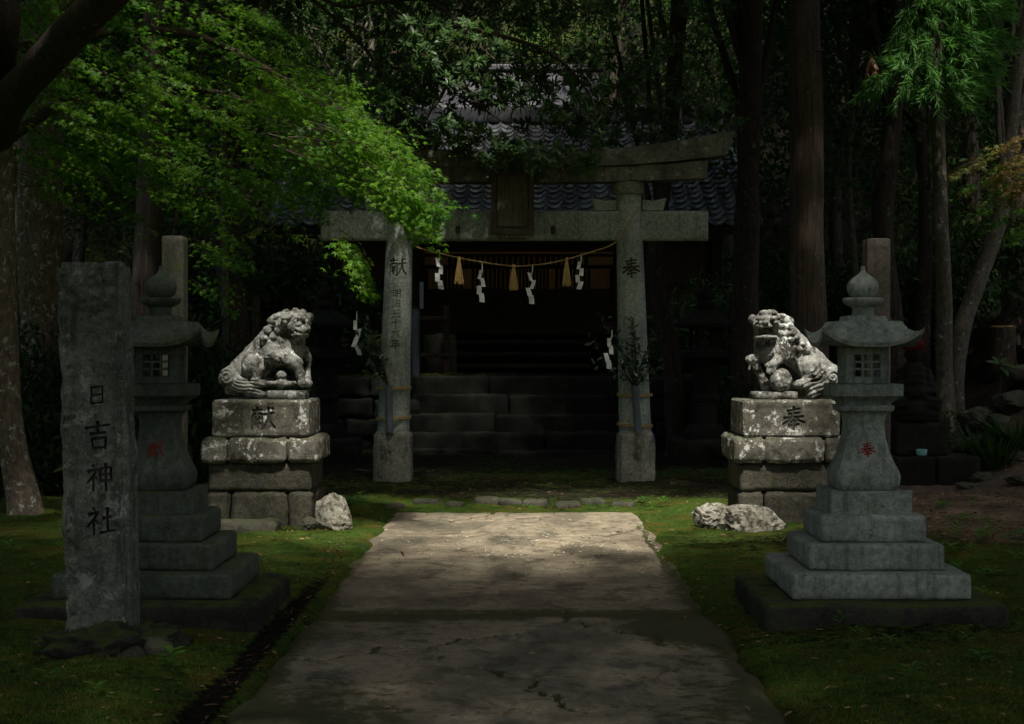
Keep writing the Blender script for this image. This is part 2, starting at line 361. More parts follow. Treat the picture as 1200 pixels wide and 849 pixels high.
M['cedar'] = leaf_mat('cedar_needle', (0.05, 0.15, 0.035), (0.11, 0.25, 0.06), 0.45, 0.5, 0.3)
M['forest'] = leaf_mat('forest_leaf', (0.018, 0.045, 0.009), (0.042, 0.085, 0.018), 0.35, 0.6, 0.2, (0.03, 0.075, 0.012))
M['forest_dark'] = leaf_mat('dark_forest_leaf', (0.013, 0.034, 0.009), (0.028, 0.058, 0.015), 0.25, 0.6, 0.2)
M['sakaki'] = leaf_mat('sakaki_leaf', (0.015, 0.04, 0.016), (0.03, 0.07, 0.028), 0.12, 0.3, 0.5)
M['herb'] = leaf_mat('herb_leaf', (0.05, 0.13, 0.025), (0.10, 0.21, 0.04), 0.4, 0.5, 0.3)
M['dead'] = leaf_mat('withered_leaf', (0.16, 0.085, 0.055), (0.30, 0.19, 0.12), 0.2, 0.8, 0.2)
M['litter'] = leaf_mat('fallen_leaf', (0.10, 0.045, 0.02), (0.30, 0.20, 0.10), 0.1, 0.8, 0.2)
M['dark_litter'] = leaf_mat('rotting_leaf', (0.02, 0.014, 0.009), (0.09, 0.06, 0.035), 0.05, 0.9, 0.1)
M['pale_litter'] = leaf_mat('pale_fallen_petal', (0.32, 0.29, 0.2), (0.6, 0.56, 0.44), 0.1, 0.8, 0.2)
M['moss_tuft'] = leaf_mat('moss_tuft', (0.05, 0.095, 0.014), (0.13, 0.18, 0.026), 0.25, 0.8, 0.1, (0.16, 0.13, 0.025))

def bark(name, c1, c2, lichen=0.5, stretch=0.22, lc=(0.40, 0.42, 0.37), bump=0.9, moss=0.2, lo=0.6):
    m = Mat(name); c0 = m.coord(); v = m.node('Mapping', {'Vector': c0, 'Scale': (1, 1, stretch)}).outputs[0]
    n = m.noise(v, 26, 6, 0.7, 0.4); c = m.mix(m.ramp(n, 0.35, 0.65), c1, c2)
    c = m.mix(m.mul(m.ramp(m.noise(c0, 15, 6, 0.68, 0.3), lo, lo+0.07), lichen), c, lc)
    c = m.mix(m.mul(m.ramp(m.noise(c0, 3, 5, 0.6), 0.52, 0.66), moss), c, (0.05, 0.06, 0.014))
    m.bump(n, bump, 0.02); return m.done(c, 0.95, 0.15)
M['bark_lichen'] = bark('lichen_spotted_bark', (0.075, 0.06, 0.045), (0.17, 0.14, 0.105), 0.8, 0.4, lo=0.56, moss=0.4)
M['bark_cedar'] = bark('fibrous_cedar_bark', (0.055, 0.042, 0.032), (0.13, 0.10, 0.078), 0.3, 0.07, moss=0.05)
M['bark_dark'] = bark('dark_damp_bark', (0.028, 0.022, 0.017), (0.06, 0.048, 0.036), 0.3, 0.2)
M['bark_grey'] = bark('grey_smooth_bark', (0.055, 0.05, 0.038), (0.12, 0.108, 0.085), 0.7, 0.5, lo=0.60, bump=0.5)
M['twig'] = plain('brown_twig_bark', (0.055, 0.042, 0.03), 0.9, 0.2, 0.3, 20, 0.3)

def ground_mat():
    m = Mat('mossy_forest_floor'); v = m.node('TexCoord').outputs['Object']
    a = m.node('Attribute', {}, attribute_name='moss').outputs['Fac']; e = m.node('Attribute', {}, attribute_name='earth').outputs['Fac']
    n1 = m.noise(v, 2.2, 6, 0.65); n2 = m.noise(v, 14, 8, 0.75); n3 = m.noise(v, 75, 6, 0.8)
    soil = m.mix(m.ramp(n2, 0.35, 0.65), (0.009, 0.009, 0.006), (0.026, 0.022, 0.014))
    earth = m.mix(m.ramp(n2, 0.3, 0.7), (0.12, 0.088, 0.058), (0.26, 0.195, 0.135))
    earth = m.mix(m.mul(m.ramp(n3, 0.58, 0.66), 0.6), earth, (0.3, 0.24, 0.17))
    base = m.mix(e, soil, earth)
    moss = m.mix(m.ramp(n2, 0.3, 0.7), (0.04, 0.085, 0.014), (0.10, 0.165, 0.026))
    moss = m.mix(m.mul(m.ramp(m.noise(v, 5.5, 7, 0.7), 0.5, 0.66), 0.8), moss, (0.02, 0.032, 0.007))
    moss = m.mix(m.mul(m.ramp(n1, 0.48, 0.64), 0.65), moss, (0.15, 0.115, 0.022))
    moss = m.mix(m.mul(m.ramp(n1, 0.40, 0.30), 0.5), moss, (0.04, 0.085, 0.05))
    moss = m.mix(m.mul(m.ramp(n3, 0.52, 0.38), 0.85), moss, (0.010, 0.016, 0.004))
    moss = m.mix(m.mul(m.ramp(n3, 0.56, 0.68), 0.6), moss, (0.12, 0.15, 0.03))
    k = m.ramp(m.add(a, m.mul(m.add(n2, -0.5), 1.1)), 0.38, 0.62)
    m.bump(m.add(m.mul(n2, 1.0), m.mul(n3, 0.8)), 1.0, 0.035)
    return m.done(m.mix(k, base, moss), 1.0, 0.05)
M['ground'] = ground_mat()
def path_mat():
    m = Mat('weathered_concrete'); v = m.node('TexCoord').outputs['Object']
    s = m.node('Mapping', {'Vector': v, 'Scale': (1.0, 0.62, 1)}).outputs[0]
    n1 = m.noise(s, 1.5, 6, 0.62, 0.4); n2 = m.noise(v, 9, 6, 0.7); n3 = m.noise(v, 90, 3, 0.75)
    n4 = m.noise(s, 4.2, 9, 0.75, 0.6)
    c = m.mix(m.ramp(n2, 0.3, 0.7), (0.19, 0.158, 0.108), (0.35, 0.295, 0.205))
    c = m.mix(m.mul(m.ramp(n1, 0.47, 0.60), 0.65), c, (0.085, 0.078, 0.056))
    c = m.mix(m.mul(m.ramp(n4, 0.50, 0.62), 0.7), c, (0.06, 0.056, 0.04))
    c = m.mix(m.mul(m.ramp(n3, 0.56, 0.68), 0.45), c, (0.06, 0.05, 0.04))
    c = m.mix(m.mul(m.ramp(n3, 0.42, 0.30), 0.4), c, (0.48, 0.43, 0.34))
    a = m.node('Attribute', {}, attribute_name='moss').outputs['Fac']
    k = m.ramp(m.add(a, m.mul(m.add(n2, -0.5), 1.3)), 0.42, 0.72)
    c = m.mix(m.mul(k, 0.9), c, m.mix(n3, (0.02, 0.024, 0.009), (0.075, 0.075, 0.022)))  # moss colour, also carrying the shade painted on the near half
    m.bump(m.add(m.mul(n2, 0.7), n3), 0.9, 0.012)
    return m.done(c, 0.85, 0.25)
M['path'] = path_mat()

# ------------------------------------------------------------------ ground and path
PX0, PX1, PY1 = -1.234, 1.145, 15.6
def gh(x, y):
    x, y = np.asarray(x, float), np.asarray(y, float); p = np.stack([x, y, 0*x], -1)
    h = 0.05*fbm(p*0.7, 3, 3)+0.03*fbm(p*3.5, 4, 5)+0.014*np.abs(fbm(p*11.0, 3, 6))
    ew = 0.045+0.075*fbm(p*2.6, 5, 71)
    inpath = sstep(PX0+ew-0.03, PX0+ew+0.03, x)*sstep(PX1-ew+0.03, PX1-ew-0.03, x)*sstep(PY1-ew+0.03, PY1-ew-0.03, y)
    dx = np.maximum(np.maximum(PX0-x, x-PX1), (y-PY1))
    h = (h+0.04)*sstep(0.0, 0.6, dx)+0.006+0.012*fbm(p*9, 3, 73)*sstep(-.1, .1, dx)
    h = h-0.025*sstep(0.06, 0.02, np.abs(PX0-x-0.10-0.04*fbm(p*1.7, 3, 74)))*sstep(13.2, 11.5, y)
    ax = np.abs(x)
    h = h*(1-inpath)-0.16*inpath
    back = 25.5-0.65*sstep(1.55, 1.75, ax)
    h = h+1.12*sstep(back, back+0.2, y)*sstep(9, 7, ax)
    side = sstep(4.4, 7.6, x)*(1.6*sstep(15.5, 21.5, y))+sstep(4.2, 8.0, -x)*(0.9*sstep(17, 22, y))
    side = side+sstep(7, 16, ax)*4.5*sstep(14, 30, y)
    h = np.maximum(h, h*0.4+side*(1+0.25*fbm(p*0.9, 4, 9)))
    return h+np.maximum(0, y-36)*0.62+np.maximum(0, ax-20)*0.25
def grid_mesh(xs, ys, zf):
    X, Y = np.meshgrid(xs, ys, indexing='ij'); Z = zf(X, Y); V = np.stack([X, Y, Z], -1).reshape(-1, 3)
    I = np.arange(X.size).reshape(X.shape); return V, np.stack([I[:-1, :-1], I[1:, :-1], I[1:, 1:], I[:-1, 1:]], -1).reshape(-1, 4)
def attr(me, name, vals):
    a = me.attributes.new(name, 'FLOAT', 'POINT'); a.data.foreach_set('value', np.asarray(vals, np.float32))
gx = np.concatenate([np.linspace(-70, -8.3, 24), np.linspace(-8, 8, 360), np.linspace(8.3, 70, 24)])
gy = np.concatenate([np.linspace(-30, 3.0, 22), np.geomspace(3.1, 27, 470), np.linspace(27.2, 120, 90)])
gv, gf = grid_mesh(gx, gy, gh)
def moss_at(x, y):
    p = np.stack([x, y, 0*x], -1); n = fbm(p*0.55, 4, 21)
    m = 0.74+0.5*n
    m = m*(1-0.42*sstep(15.6, 17.2, y))                                     # trodden, shaded earth behind the path
    m = m-0.9*sstep(2.9, 3.8, x)*sstep(12.2, 13.6, y+0.6*n)               # bare earth at the right
    dl = PX0-x; m = m-0.45*sstep(0.10, 0.03, np.abs(dl-0.08+0.05*n))*sstep(13.5, 10, y)  # litter-filled gutter by the path
    return np.clip(m, 0, 1)
ground = part('ground', (gv, gf), M['ground'], smooth=True); tag(ground, kind='structure')
attr(ground.data, 'moss', moss_at(gv[:, 0], gv[:, 1]))
attr(ground.data, 'earth', np.clip(sstep(2.4, 3.4, gv[:, 0]+0.5*fbm(gv*0.8, 3, 8))*sstep(11.5, 13.5, gv[:, 1])*sstep(22, 18, gv[:, 1])+0.08*sstep(14, 17, gv[:, 1])*(np.abs(gv[:, 0]) < 2.5)*(gv[:, 1] < 25), 0, 1))

path = link('path', None); tag(path, kind='structure')
CR = []
r0 = random.Random(5)
def crack(x0, y0, x1, y1, wob, n=60, seed=0, w=0.008):
    t = np.linspace(0, 1, n); q = np.stack([x0+(x1-x0)*t, y0+(y1-y0)*t, 0*t], 1); o = fbm(q*3.1+seed*7.7, 4, seed)*wob
    d = unit(np.array([-(y1-y0), x1-x0])); CR.append((q[:, :2]+o[:, None]*d, w))
crack(-1.25, 14.6, 1.15, 14.75, 0.55, seed=1); crack(-0.6, 14.7, -0.2, 15.6, 0.3, seed=2); crack(0.5, 14.5, 0.8, 13.6, 0.3, seed=3)
crack(1.05, 14.6, 1.045, 11.2, 0.04, seed=4, w=0.012); crack(-0.1, 13.6, 0.65, 12.2, 0.5, seed=5, w=0.006); crack(-1.2, 12.6, 0.2, 11.9, 0.4, seed=6, w=0.004)
crack(-1.2, 8.0, 0.1, 8.9, 0.3, seed=7, w=0.006); crack(-0.9, 15.1, 0.9, 15.2, 0.4, seed=8, w=0.006); crack(0.2, 9.6, 1.1, 8.2, 0.4, seed=9, w=0.005); crack(-0.3, 7.9, 0.4, 7.0, 0.4, seed=10, w=0.005)
def slab_z(x, y):
    p = np.stack([x, y, 0*x], -1)
    z = 0.010*fbm(p*1.1, 3, 31)+0.004*fbm(p*7, 4, 33)+0.0025*fbm(p*28, 3, 34)
    z = z-0.03*crack_mask(x, y)
    e = np.minimum(x-PX0, PX1-x); ew = np.maximum(0.045+0.075*fbm(np.stack([x, y, 0*x], -1)*2.6, 5, 71), 0.0); return z-0.03*sstep(ew+0.05, ew-0.01, e)
def crack_mask(x, y):
    z = np.zeros(x.shape)
    for c, w in CR:
        d = np.full(x.shape, 9.0)
        sel = (x > c[:, 0].min()-.1) & (x < c[:, 0].max()+.1) & (y > c[:, 1].min()-.1) & (y < c[:, 1].max()+.1)
        if sel.any():
            q = np.stack([x[sel], y[sel]], -1); d[sel] = np.min(np.linalg.norm((q[:, None]-c[None])*np.array([1, 0.5]), axis=-1), 1)
        z = np.maximum(z, sstep(w*3.4, w*1.2, d))
    return z
def slab(y0, y1):
    xs = np.linspace(PX0, PX1, 130); ys = np.linspace(y0, y1, max(12, int((y1-y0)/0.026))); nx, ny = len(xs), len(ys)
    def zf(x, y):
        z = slab_z(x, y); n = fbm(np.stack([x*3, 0*x+y0, 0*x], -1), 3, 44)*0.03
        return z-0.018*sstep(0.03, 0.0, np.abs(y-y0)+n*0.4)-0.018*sstep(0.03, 0.0, np.abs(y1-y)+n*0.4)
    v, f = grid_mesh(xs, ys, zf); b = v.copy(); b[:, 2] = -0.14; N = len(v); I = np.arange(N).reshape(nx, ny)
    rim = np.concatenate([I[:, 0], I[-1, 1:], I[-2::-1, -1], I[0, -2:0:-1]]); nr = np.roll(rim, -1)
    side = np.stack([rim, rim+N, nr+N, nr], 1); fb = f[:, ::-1]+N
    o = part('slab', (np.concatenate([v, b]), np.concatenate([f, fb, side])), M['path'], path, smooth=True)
    P = np.concatenate([v, b]); x, y = P[:, 0], P[:, 1]; n = fbm(P*np.array([0.9, 0.6, 0]), 4, 51)
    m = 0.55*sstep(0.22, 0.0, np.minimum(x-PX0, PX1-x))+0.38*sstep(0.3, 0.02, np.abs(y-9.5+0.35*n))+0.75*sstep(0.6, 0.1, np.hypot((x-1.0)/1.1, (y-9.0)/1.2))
    m = m+0.52*sstep(12.5, 8.5, y)+0.6*n-0.1*sstep(11, 13, y); attr(o.data, 'moss', np.clip(np.maximum(m, 1.1*crack_mask(x, y)), 0, 1))  # besides real moss, the near half is darkened to paint in its shade
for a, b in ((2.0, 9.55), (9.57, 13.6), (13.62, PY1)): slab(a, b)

# ------------------------------------------------------------------ writing: brush strokes on a 100 x 100 field
_SHI = [[(24, 98), (31, 87)], [(6, 75), (42, 79), (24, 53), (3, 34)], [(26, 58), (26, 0)], [(31, 52), (43, 42)]]
KANJI = {
 'offer': [[(22, 82), (78, 86)], [(26, 68), (74, 71)], [(8, 54), (92, 57)], [(50, 99), (48, 58)], [(46, 58), (30, 42), (4, 26)], [(54, 58), (72, 40), (98, 28)],
           [(34, 36), (66, 38)], [(28, 22), (74, 24)], [(50, 46), (50, 0)]],
 'dedicate': [[(6, 84), (50, 86)], [(28, 99), (28, 70)], [(10, 68), (7, 5)], [(10, 68), (48, 70), (48, 6), (41, 11)], [(19, 60), (24, 52)], [(39, 60), (34, 52)],
              [(16, 46), (42, 47)], [(16, 32), (42, 33)], [(29, 52), (29, 12)], [(54, 65), (98, 70)], [(74, 97), (72, 60), (62, 28), (45, 3)], [(72, 62), (82, 30), (101, 5)], [(84, 91), (93, 81)]],
 'sun': [[(22, 92), (22, 5)], [(22, 88), (78, 90), (77, 5)], [(24, 50), (76, 51)], [(22, 10), (77, 11)]],
 'luck': [[(6, 80), (94, 84)], [(50, 99), (50, 58)], [(20, 58), (80, 60)], [(26, 40), (28, 3)], [(26, 40), (76, 42), (72, 3)], [(28, 8), (72, 9)]],
 'deity': _SHI+[[(52, 80), (53, 32)], [(52, 80), (94, 82), (93, 32)], [(52, 58), (93, 59)], [(53, 36), (93, 37)], [(73, 99), (73, -2)]],
 'altar': _SHI+[[(56, 58), (94, 61)], [(75, 94), (75, 10)], [(46, 9), (101, 13)]],
 'three': [[(20, 84), (80, 86)], [(26, 52), (74, 54)], [(6, 16), (94, 19)]], 'ten': [[(6, 58), (94, 61)], [(50, 97), (50, 2)]],
 'six': [[(47, 98), (54, 85)], [(8, 68), (92, 72)], [(36, 56), (26, 30), (8, 8)], [(62, 56), (78, 32), (95, 9)]],
 'year': [[(28, 99), (9, 73)], [(26, 84), (87, 86)], [(30, 58), (81, 60)], [(30, 60), (30, 38)], [(3, 36), (98, 39)], [(58, 84), (58, -2)]],
 'bright': [[(8, 84), (8, 22)], [(8, 84), (42, 86), (42, 22)], [(8, 54), (42, 55)], [(8, 25), (42, 26)], [(58, 92), (56, 40), (46, 4)], [(58, 92), (93, 93), (92, 4), (83, 9)], [(58, 68), (91, 69)], [(57, 46), (91, 47)]],
 'rule': [[(10, 93), (23, 82)], [(3, 64), (16, 54)], [(6, 8), (27, 36)], [(62, 97), (44, 62), (87, 66)], [(78, 80), (95, 55)], [(44, 40), (46, 3)], [(44, 40), (88, 42), (85, 3)], [(46, 8), (85, 9)]],
}
def stroke_ribbons(key, size, cx, cz, w=0.085):
    """-> list of (left, right) polylines in (u, v) metres"""
    out = []
    for s in KANJI[key]:
        p = (np.array(s, float)-50)/100*size; p[:, 1] += 0.07*p[:, 0]+0.012*size*np.sin(p[:, 0]*60/size*0.1+len(out)); seg = []
        n = max(3, int(6*np.sum(np.linalg.norm(np.diff(p, axis=0), axis=1))/size)+2)*max(1, len(p)-1)
        if len(p) > 2:   # keep corners of box strokes, curve the sweeps
            a = unit(p[1]-p[0]); b = unit(p[2]-p[1]); q = spline(p, n) if a@b > 0.5 else np.concatenate([np.linspace(p[i], p[i+1], n//(len(p)-1)+1)[(1 if i else 0):] for i in range(len(p)-1)])
        else: q = np.linspace(p[0], p[-1], n)
        q = q+np.array([cx, cz]); t = np.linspace(0, 1, len(q)); T = unit(np.gradient(q, axis=0)); Nn = np.stack([-T[:, 1], T[:, 0]], 1)
        wd = size*w*0.5*(1.3-0.5*np.sin(t*math.pi)-0.6*np.clip(t-0.7, 0, 1)*3.3*0.9)*(0.85+0.3*((len(out)*37) % 10)/10)
        out.append((q+Nn*wd[:, None], q-Nn*wd[:, None]))
    return out
def carve(obj, glyphs, pos, outer=-0.03, inner=0.02):
    """cut engraved strokes into obj. pos(u, v, depth) -> local point (depth into the stone)"""
    vfs = []
    for g in glyphs:
        for L, R in stroke_ribbons(*g):
            R4 = [np.array([pos(*l, outer), pos(*r, outer), pos(*r, inner), pos(*l, inner)]) for l, r in zip(L, R)]
            n = len(R4); V = np.concatenate(R4); f = []
            for i in range(n-1):
                for j in range(4): f.append((i*4+j, (i+1)*4+j, (i+1)*4+(j+1) % 4, i*4+(j+1) % 4))
            f.append((0, 1, 2, 3)); f.append(tuple((n-1)*4+j for j in (3, 2, 1, 0))); vfs.append((V, f))
    v, f = merge(*vfs); cm = mesh('cutter', v, f, M['groove'])
    bm = bmesh.new(); bm.from_mesh(cm); bmesh.ops.recalc_face_normals(bm, faces=bm.faces); bm.to_mesh(cm); bm.free()
    c = link('cutter', cm, obj.parent, obj.location, obj.rotation_euler)
    md = obj.modifiers.new('engrave', 'BOOLEAN'); md.object = c; md.operation = 'DIFFERENCE'; md.solver = 'EXACT'; md.use_self = True; md.material_mode = 'TRANSFER'
    bpy.context.view_layer.update(); dg = bpy.context.evaluated_depsgraph_get()
    me = bpy.data.meshes.new_from_object(obj.evaluated_get(dg), depsgraph=dg); obj.modifiers.clear()
    if len(me.polygons) > 10: obj.data = me; me.name = obj.name
    bpy.data.objects.remove(c); obj.data.polygons.foreach_set('use_smooth', np.ones(len(obj.data.polygons), bool)); obj.data.set_sharp_from_angle(angle=math.radians(40))
def soft(o, a=40):
    o.data.polygons.foreach_set('use_smooth', np.ones(len(o.data.polygons), bool)); o.data.set_sharp_from_angle(angle=math.radians(a)); return o

# ------------------------------------------------------------------ torii
TD = 19.1
torii = thing('torii_gate', 'tall grey stone torii gate with two round inscribed pillars at the end of the path', 'gate', (-0.05, TD, 0))
def pillar(sx, xb, xt, label):
    nl, ns = 60, 72; zb, zt = 0.58, 3.33
    lv = np.linspace(0, 1, nl); a = np.linspace(0, 2*math.pi, ns, endpoint=False)
    cxz = lambda t: xb+(xt-xb)*t; rr = lambda t: 0.187+(0.145-0.187)*t
    def ring(t):
        r = rr(t)+0.0015*fbm(np.stack([np.cos(a)*3, np.sin(a)*3, 0*a+t*20], -1), 3, 3+sx)
        return np.stack([cxz(t)+r*np.cos(a), r*np.sin(a), 0*a+zb+(zt-zb)*t], 1)
    p = part('pillar', rings(lv, ring), M['torii'], torii); tag(p, label)
    ft = part('pillar_foot', block(0.43, 0.43, 0.66, 0.05, 0.025, 0.018, 7, 60+sx, edge=0.03), M['torii_foot'], p, (xb, 0, -0.05), smooth=True)
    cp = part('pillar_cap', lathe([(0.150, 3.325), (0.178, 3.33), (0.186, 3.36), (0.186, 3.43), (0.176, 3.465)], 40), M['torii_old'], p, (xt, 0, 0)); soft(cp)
    def pos(u, v, d):
        t = (v-zb)/(zt-zb); r = rr(t); th = u/r
        return (cxz(t)+(r-d)*math.sin(th), -(r-d)*math.cos(th), v)
    return p, pos
pl, posl = pillar(0, -1.397, -1.312, 'grey stone pillar engraved with a column of characters')
pr, posr = pillar(1, 1.39, 1.315, 'grey stone pillar engraved with one large character')
zpx = lambda y, d=TD-0.17: EYE-(y-CY)*d/F
g = [('dedicate', 0.22, 0.0, zpx(313), 0.10)]
for k, y, s in (('bright', 344, .10), ('rule', 355, .10), ('three', 368, .11), ('ten', 379, .11), ('six', 391, .11), ('year', 404, .12)): g.append((k, s, 0.0, zpx(y), 0.11))
carve(pl, g, posl); carve(pr, [('offer', 0.24, 0.0, zpx(314), 0.11)], posr)
# tie beam
tb = part('tie_beam', block(4.46, 0.17, 0.345, 0.012, 0.05, 0.004, 5, 70), M['torii'], torii, (0.0, 0, 2.79), smooth=True)
for x in (-0.65, 0.44):
    hv = merge(tube([(x, -0.08, 2.93), (x, -0.13, 2.93), (x, -0.15, 2.90), (x, -0.15, 2.86)], 0.016, 8), box(0.05, 0.02, 0.07, (x, -0.096, 2.92), 0.004))
    part('hook', hv, M['iron'], tb, (0, 0, -2.79))
def wedge(x0, x1):
    v = []
    for y in (-0.07, 0.07):
        for x, z in ((x0, 3.14), (x1, 3.14), (x1+(0.04 if x1 > x0 else -0.04)*1.0, 3.285), (x0+(x1-x0)*0.5, 3.25), (x0, 3.262)): v.append((x, y, z))
    f = [(0, 1, 2, 3, 4), (9, 8, 7, 6, 5)]+[(i, i+5, (i+1) % 5+5, (i+1) % 5) for i in range(5)]
    o = part('wedge', (np.array(v), f), M['torii'], torii); return o
for xc in (-1.318, 1.32):
    wedge(xc-0.15, xc-0.39); wedge(xc+0.15, xc+0.39)
def lintel(name, half, zt0, zt1, zb0, zb1, dy, slant, mat, seed, rnd=0.02, x0=0, ridge=0.0):
    n = 72; R = []
    for t in np.linspace(-1, 1, n):
        e = abs(t)**2.4; z0 = zb0+(zb1-zb0)*e; z1 = zt0+(zt1-zt0)*e; S = []
        for (yy, zz) in ((-1, 0), (-1, .5), (-1, 1), (-.6, 1), (0, 1), (.6, 1), (1, 1), (1, .5), (1, 0), (.5, 0), (0, 0), (-.5, 0)):
            x = half*t+math.copysign(slant, t)*zz*(abs(t)**30); S.append((x0+x, yy*dy*(1+0.06*zz), z0+(z1-z0)*zz+ridge*(1-abs(yy))*zz))
        S = np.array(S); S[:, 1:] += 0.006*np.stack([fbm(S*6, 4, seed), fbm(S*6+9, 4, seed+1)], 1); R.append(S)
    return soft(part(name, rings(range(n), lambda i: R[i]), mat, torii), 35)
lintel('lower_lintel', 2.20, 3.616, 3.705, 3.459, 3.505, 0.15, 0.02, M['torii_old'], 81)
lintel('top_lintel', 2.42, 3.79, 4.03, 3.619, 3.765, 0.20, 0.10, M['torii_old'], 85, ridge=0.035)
# plaque leaning out from the beams
pq = thing('shrine_plaque', 'framed weathered wooden name plaque leaning out from the gate beams', 'plaque', (-0.072, TD-0.17, 2.86))
pq.rotation_euler = (math.radians(7), 0, 0)
part('panel', block(0.37, 0.03, 0.60, 0.006, 0.03, 0.003, 9, 3), M['plaque_field'], pq, (0, 0, 0.08), smooth=True)
for nm, b in (('frame_side', box(0.06, 0.07, 0.66, (-0.215, -0.02, 0.38), 0.008)), ('frame_side', box(0.06, 0.07, 0.66, (0.215, -0.02, 0.38), 0.008)),
              ('frame_rail', box(0.50, 0.075, 0.065, (0, -0.022, 0.03), 0.008)), ('frame_rail', box(0.50, 0.072, 0.05, (0, -0.021, 0.70), 0.008)),
              ('hood', box(0.60, 0.20, 0.035, (0, -0.05, 0.75), 0.008)), ('frame_foot', box(0.30, 0.08, 0.05, (0, -0.02, -0.03), 0.01))):
    part(nm, b, M['plaque_wood'], pq)

# ------------------------------------------------------------------ rope, streamers, tassels
RD = TD-0.22
rp = [at(478, 258, RD+0.02), at(482, 276, RD), at(487, 289, RD), at(515, 297, RD), at(545, 304, RD), at(575, 309, RD), at(602, 312, RD), at(635, 310, RD), at(664, 304, RD), at(695, 295, RD), at(720, 285, RD-0.02), at(735, 263, RD-0.03), at(750, 243, RD+0.02)]
rpts = spline(rp, 150)
def strand(ph, rad, r, turns):
    t = np.linspace(0, turns*2*math.pi, len(rpts))+ph; return rpts+np.stack([0*t, np.cos(t)*rad, np.sin(t)*rad], 1)
rope = tag(part('straw_rope', merge(*[tube(strand(k*2.09, 0.0055, 0.008, 60), 0.0065, 6) for k in range(3)]), M['rope'], smooth=True), 'thin twisted straw rope strung in a sag between the gate pillars', 'rope')
def streamer(px, y0, y1, seed, label, d=RD, lean=0.0):
    r = random.Random(seed); top = at(px, y0, d); bot = at(px+lean, y1, d); L = np.linalg.norm(top-bot)
    root = thing('paper_streamer', label, 'paper streamer', top, 0, 'white zigzag paper streamers')
    part('cord', tube([(0, 0, 0.01), (0.002, 0, -L*0.14), ((bot-top)[0]*0.28, 0, -L*0.26)], 0.006, 6), M['paper'], root)
    n = 4; sx = (bot-top)[0]
    for i in range(n):
        t0 = 0.2+0.8*i/n; t1 = 0.2+0.8*(i+1)/n+0.03; side = 1 if i % 2 else -1; w = 0.042+0.006*i; o = side*0.018+sx*t0; a = math.radians(r.uniform(-22, 22)); tw = r.uniform(-0.5, 0.5)
        v = []
        for yy in (-0.0006, 0.0006):
            for (u, t) in ((-.5, 0), (.5, -0.02), (.55, .5), (.5, 1.02), (-.5, .96), (-.45, .5)):
                x = u*w*math.cos(tw); z = -(t0+(t1-t0)*t)*L; y = u*w*math.sin(tw)+0.012*math.sin(t*3+i)
                v.append((o+x+math.sin(a)*(t-.5)*(t1-t0)*L, y+yy+side*0.004, z))
        f = [(0, 1, 2, 5), (5, 2, 3, 4), (11, 8, 7, 6), (10, 9, 8, 11)]+[(j, j+6, (j+1) % 6+6, (j+1) % 6) for j in range(6)]
        part('paper_fold', (np.array(v), f), M['paper'], root)
for i, (px, y0, y1, ln, lab) in enumerate(((515, 294, 338, -1, 'white zigzag paper streamer nearest the pillar with the character column'), (565, 308, 353, -3, 'white zigzag paper streamer between the first and middle straw tassels'),
        (624, 311, 355, -4, 'white zigzag paper streamer between the middle and last straw tassels'), (681, 299, 338, -4, 'white zigzag paper streamer hanging nearest the large character pillar'))): streamer(px, y0, y1, i, lab, lean=ln)
streamer(418, 366, 415, 9, 'white paper streamer on the leafy branch outside the pillar with the character column', TD-0.1)
streamer(717, 388, 431, 10, 'white paper streamer slanting from the leafy branch tied to the pillar', TD-0.55, lean=-7)
def tassel(px, y0, y1, seed, label):
    r = random.Random(seed); top = at(px, y0, RD); L = (y1-y0)*RD/F; root = thing('straw_tassel', label, 'tassel', top, 0, 'straw tassels on the rope'); V = []
    for k in range(46):
        a = r.uniform(0, 6.28); q = math.sqrt(r.random()); e = 0.055*q
        V.append(tube([(0.012*q*math.cos(a), 0.012*q*math.sin(a), 0), (0.014*q*math.cos(a), 0.014*q*math.sin(a), -L*.15), (e*math.cos(a)*.6, e*math.sin(a)*.6, -L*.5), (e*math.cos(a), e*math.sin(a), -L*r.uniform(.86, 1))], 0.0042, 4))
    part('straw', merge(*V), M['straw'], root); part('binding', lathe([(0.014, -L*.17), (0.02, -L*.155), (0.02, -L*.12), (0.014, -L*.1)], 12), M['rope'], root)
tassel(538, 301, 334, 1, 'straw tassel hung beside the first paper streamer'); tassel(602, 310, 341, 2, 'straw tassel at the lowest middle point of the rope'); tassel(664, 302, 336, 3, 'straw tassel hung beside the last paper streamer')
# grey offering tubes tied to the pillars
def vase(px0, px1, y0, y1, d, ropes, label, axis_x, r_p):
    root = thing('offering_tube', label, 'flower tube', at(px1, y1, d), 0, 'grey flower tubes tied to the gate pillars')
    top = at(px0, y0, d)-at(px1, y1, d)
    part('tube', tube([(0, 0, 0), top*0.5, top], 0.042, 16), M['tube'], root, smooth=False)
    for y, tl in ropes:
        c = np.array([axis_x, TD, zpx(y, TD)])-at(px1, y1, d); a = np.linspace(0, 2*math.pi, 49)
        for o in (0, 0.02):
            part('rope_tie', tube(np.stack([c[0]+(r_p+0.012+0.045*np.clip(-np.sin(a)-0.75, 0, 1))*np.cos(a), c[1]+(r_p+0.012)*np.sin(a)-0.30*np.clip(-np.sin(a)-0.86, 0, 1)*0.9, c[2]+o+tl*np.cos(a)], 1), 0.010, 6, cap=False), M['rope'], root)
vase(455, 457, 452, 507, TD-0.23, ((456, 0.0), (491, 0.01)), 'grey tube tied with rope to the pillar with the character column', -1.445, 0.187)
vase(744, 748, 452, 507, TD-0.23, ((464, 0.0), (499, -0.01)), 'grey tube tied with rope to the pillar beneath the leafy branch', 1.338, 0.187)
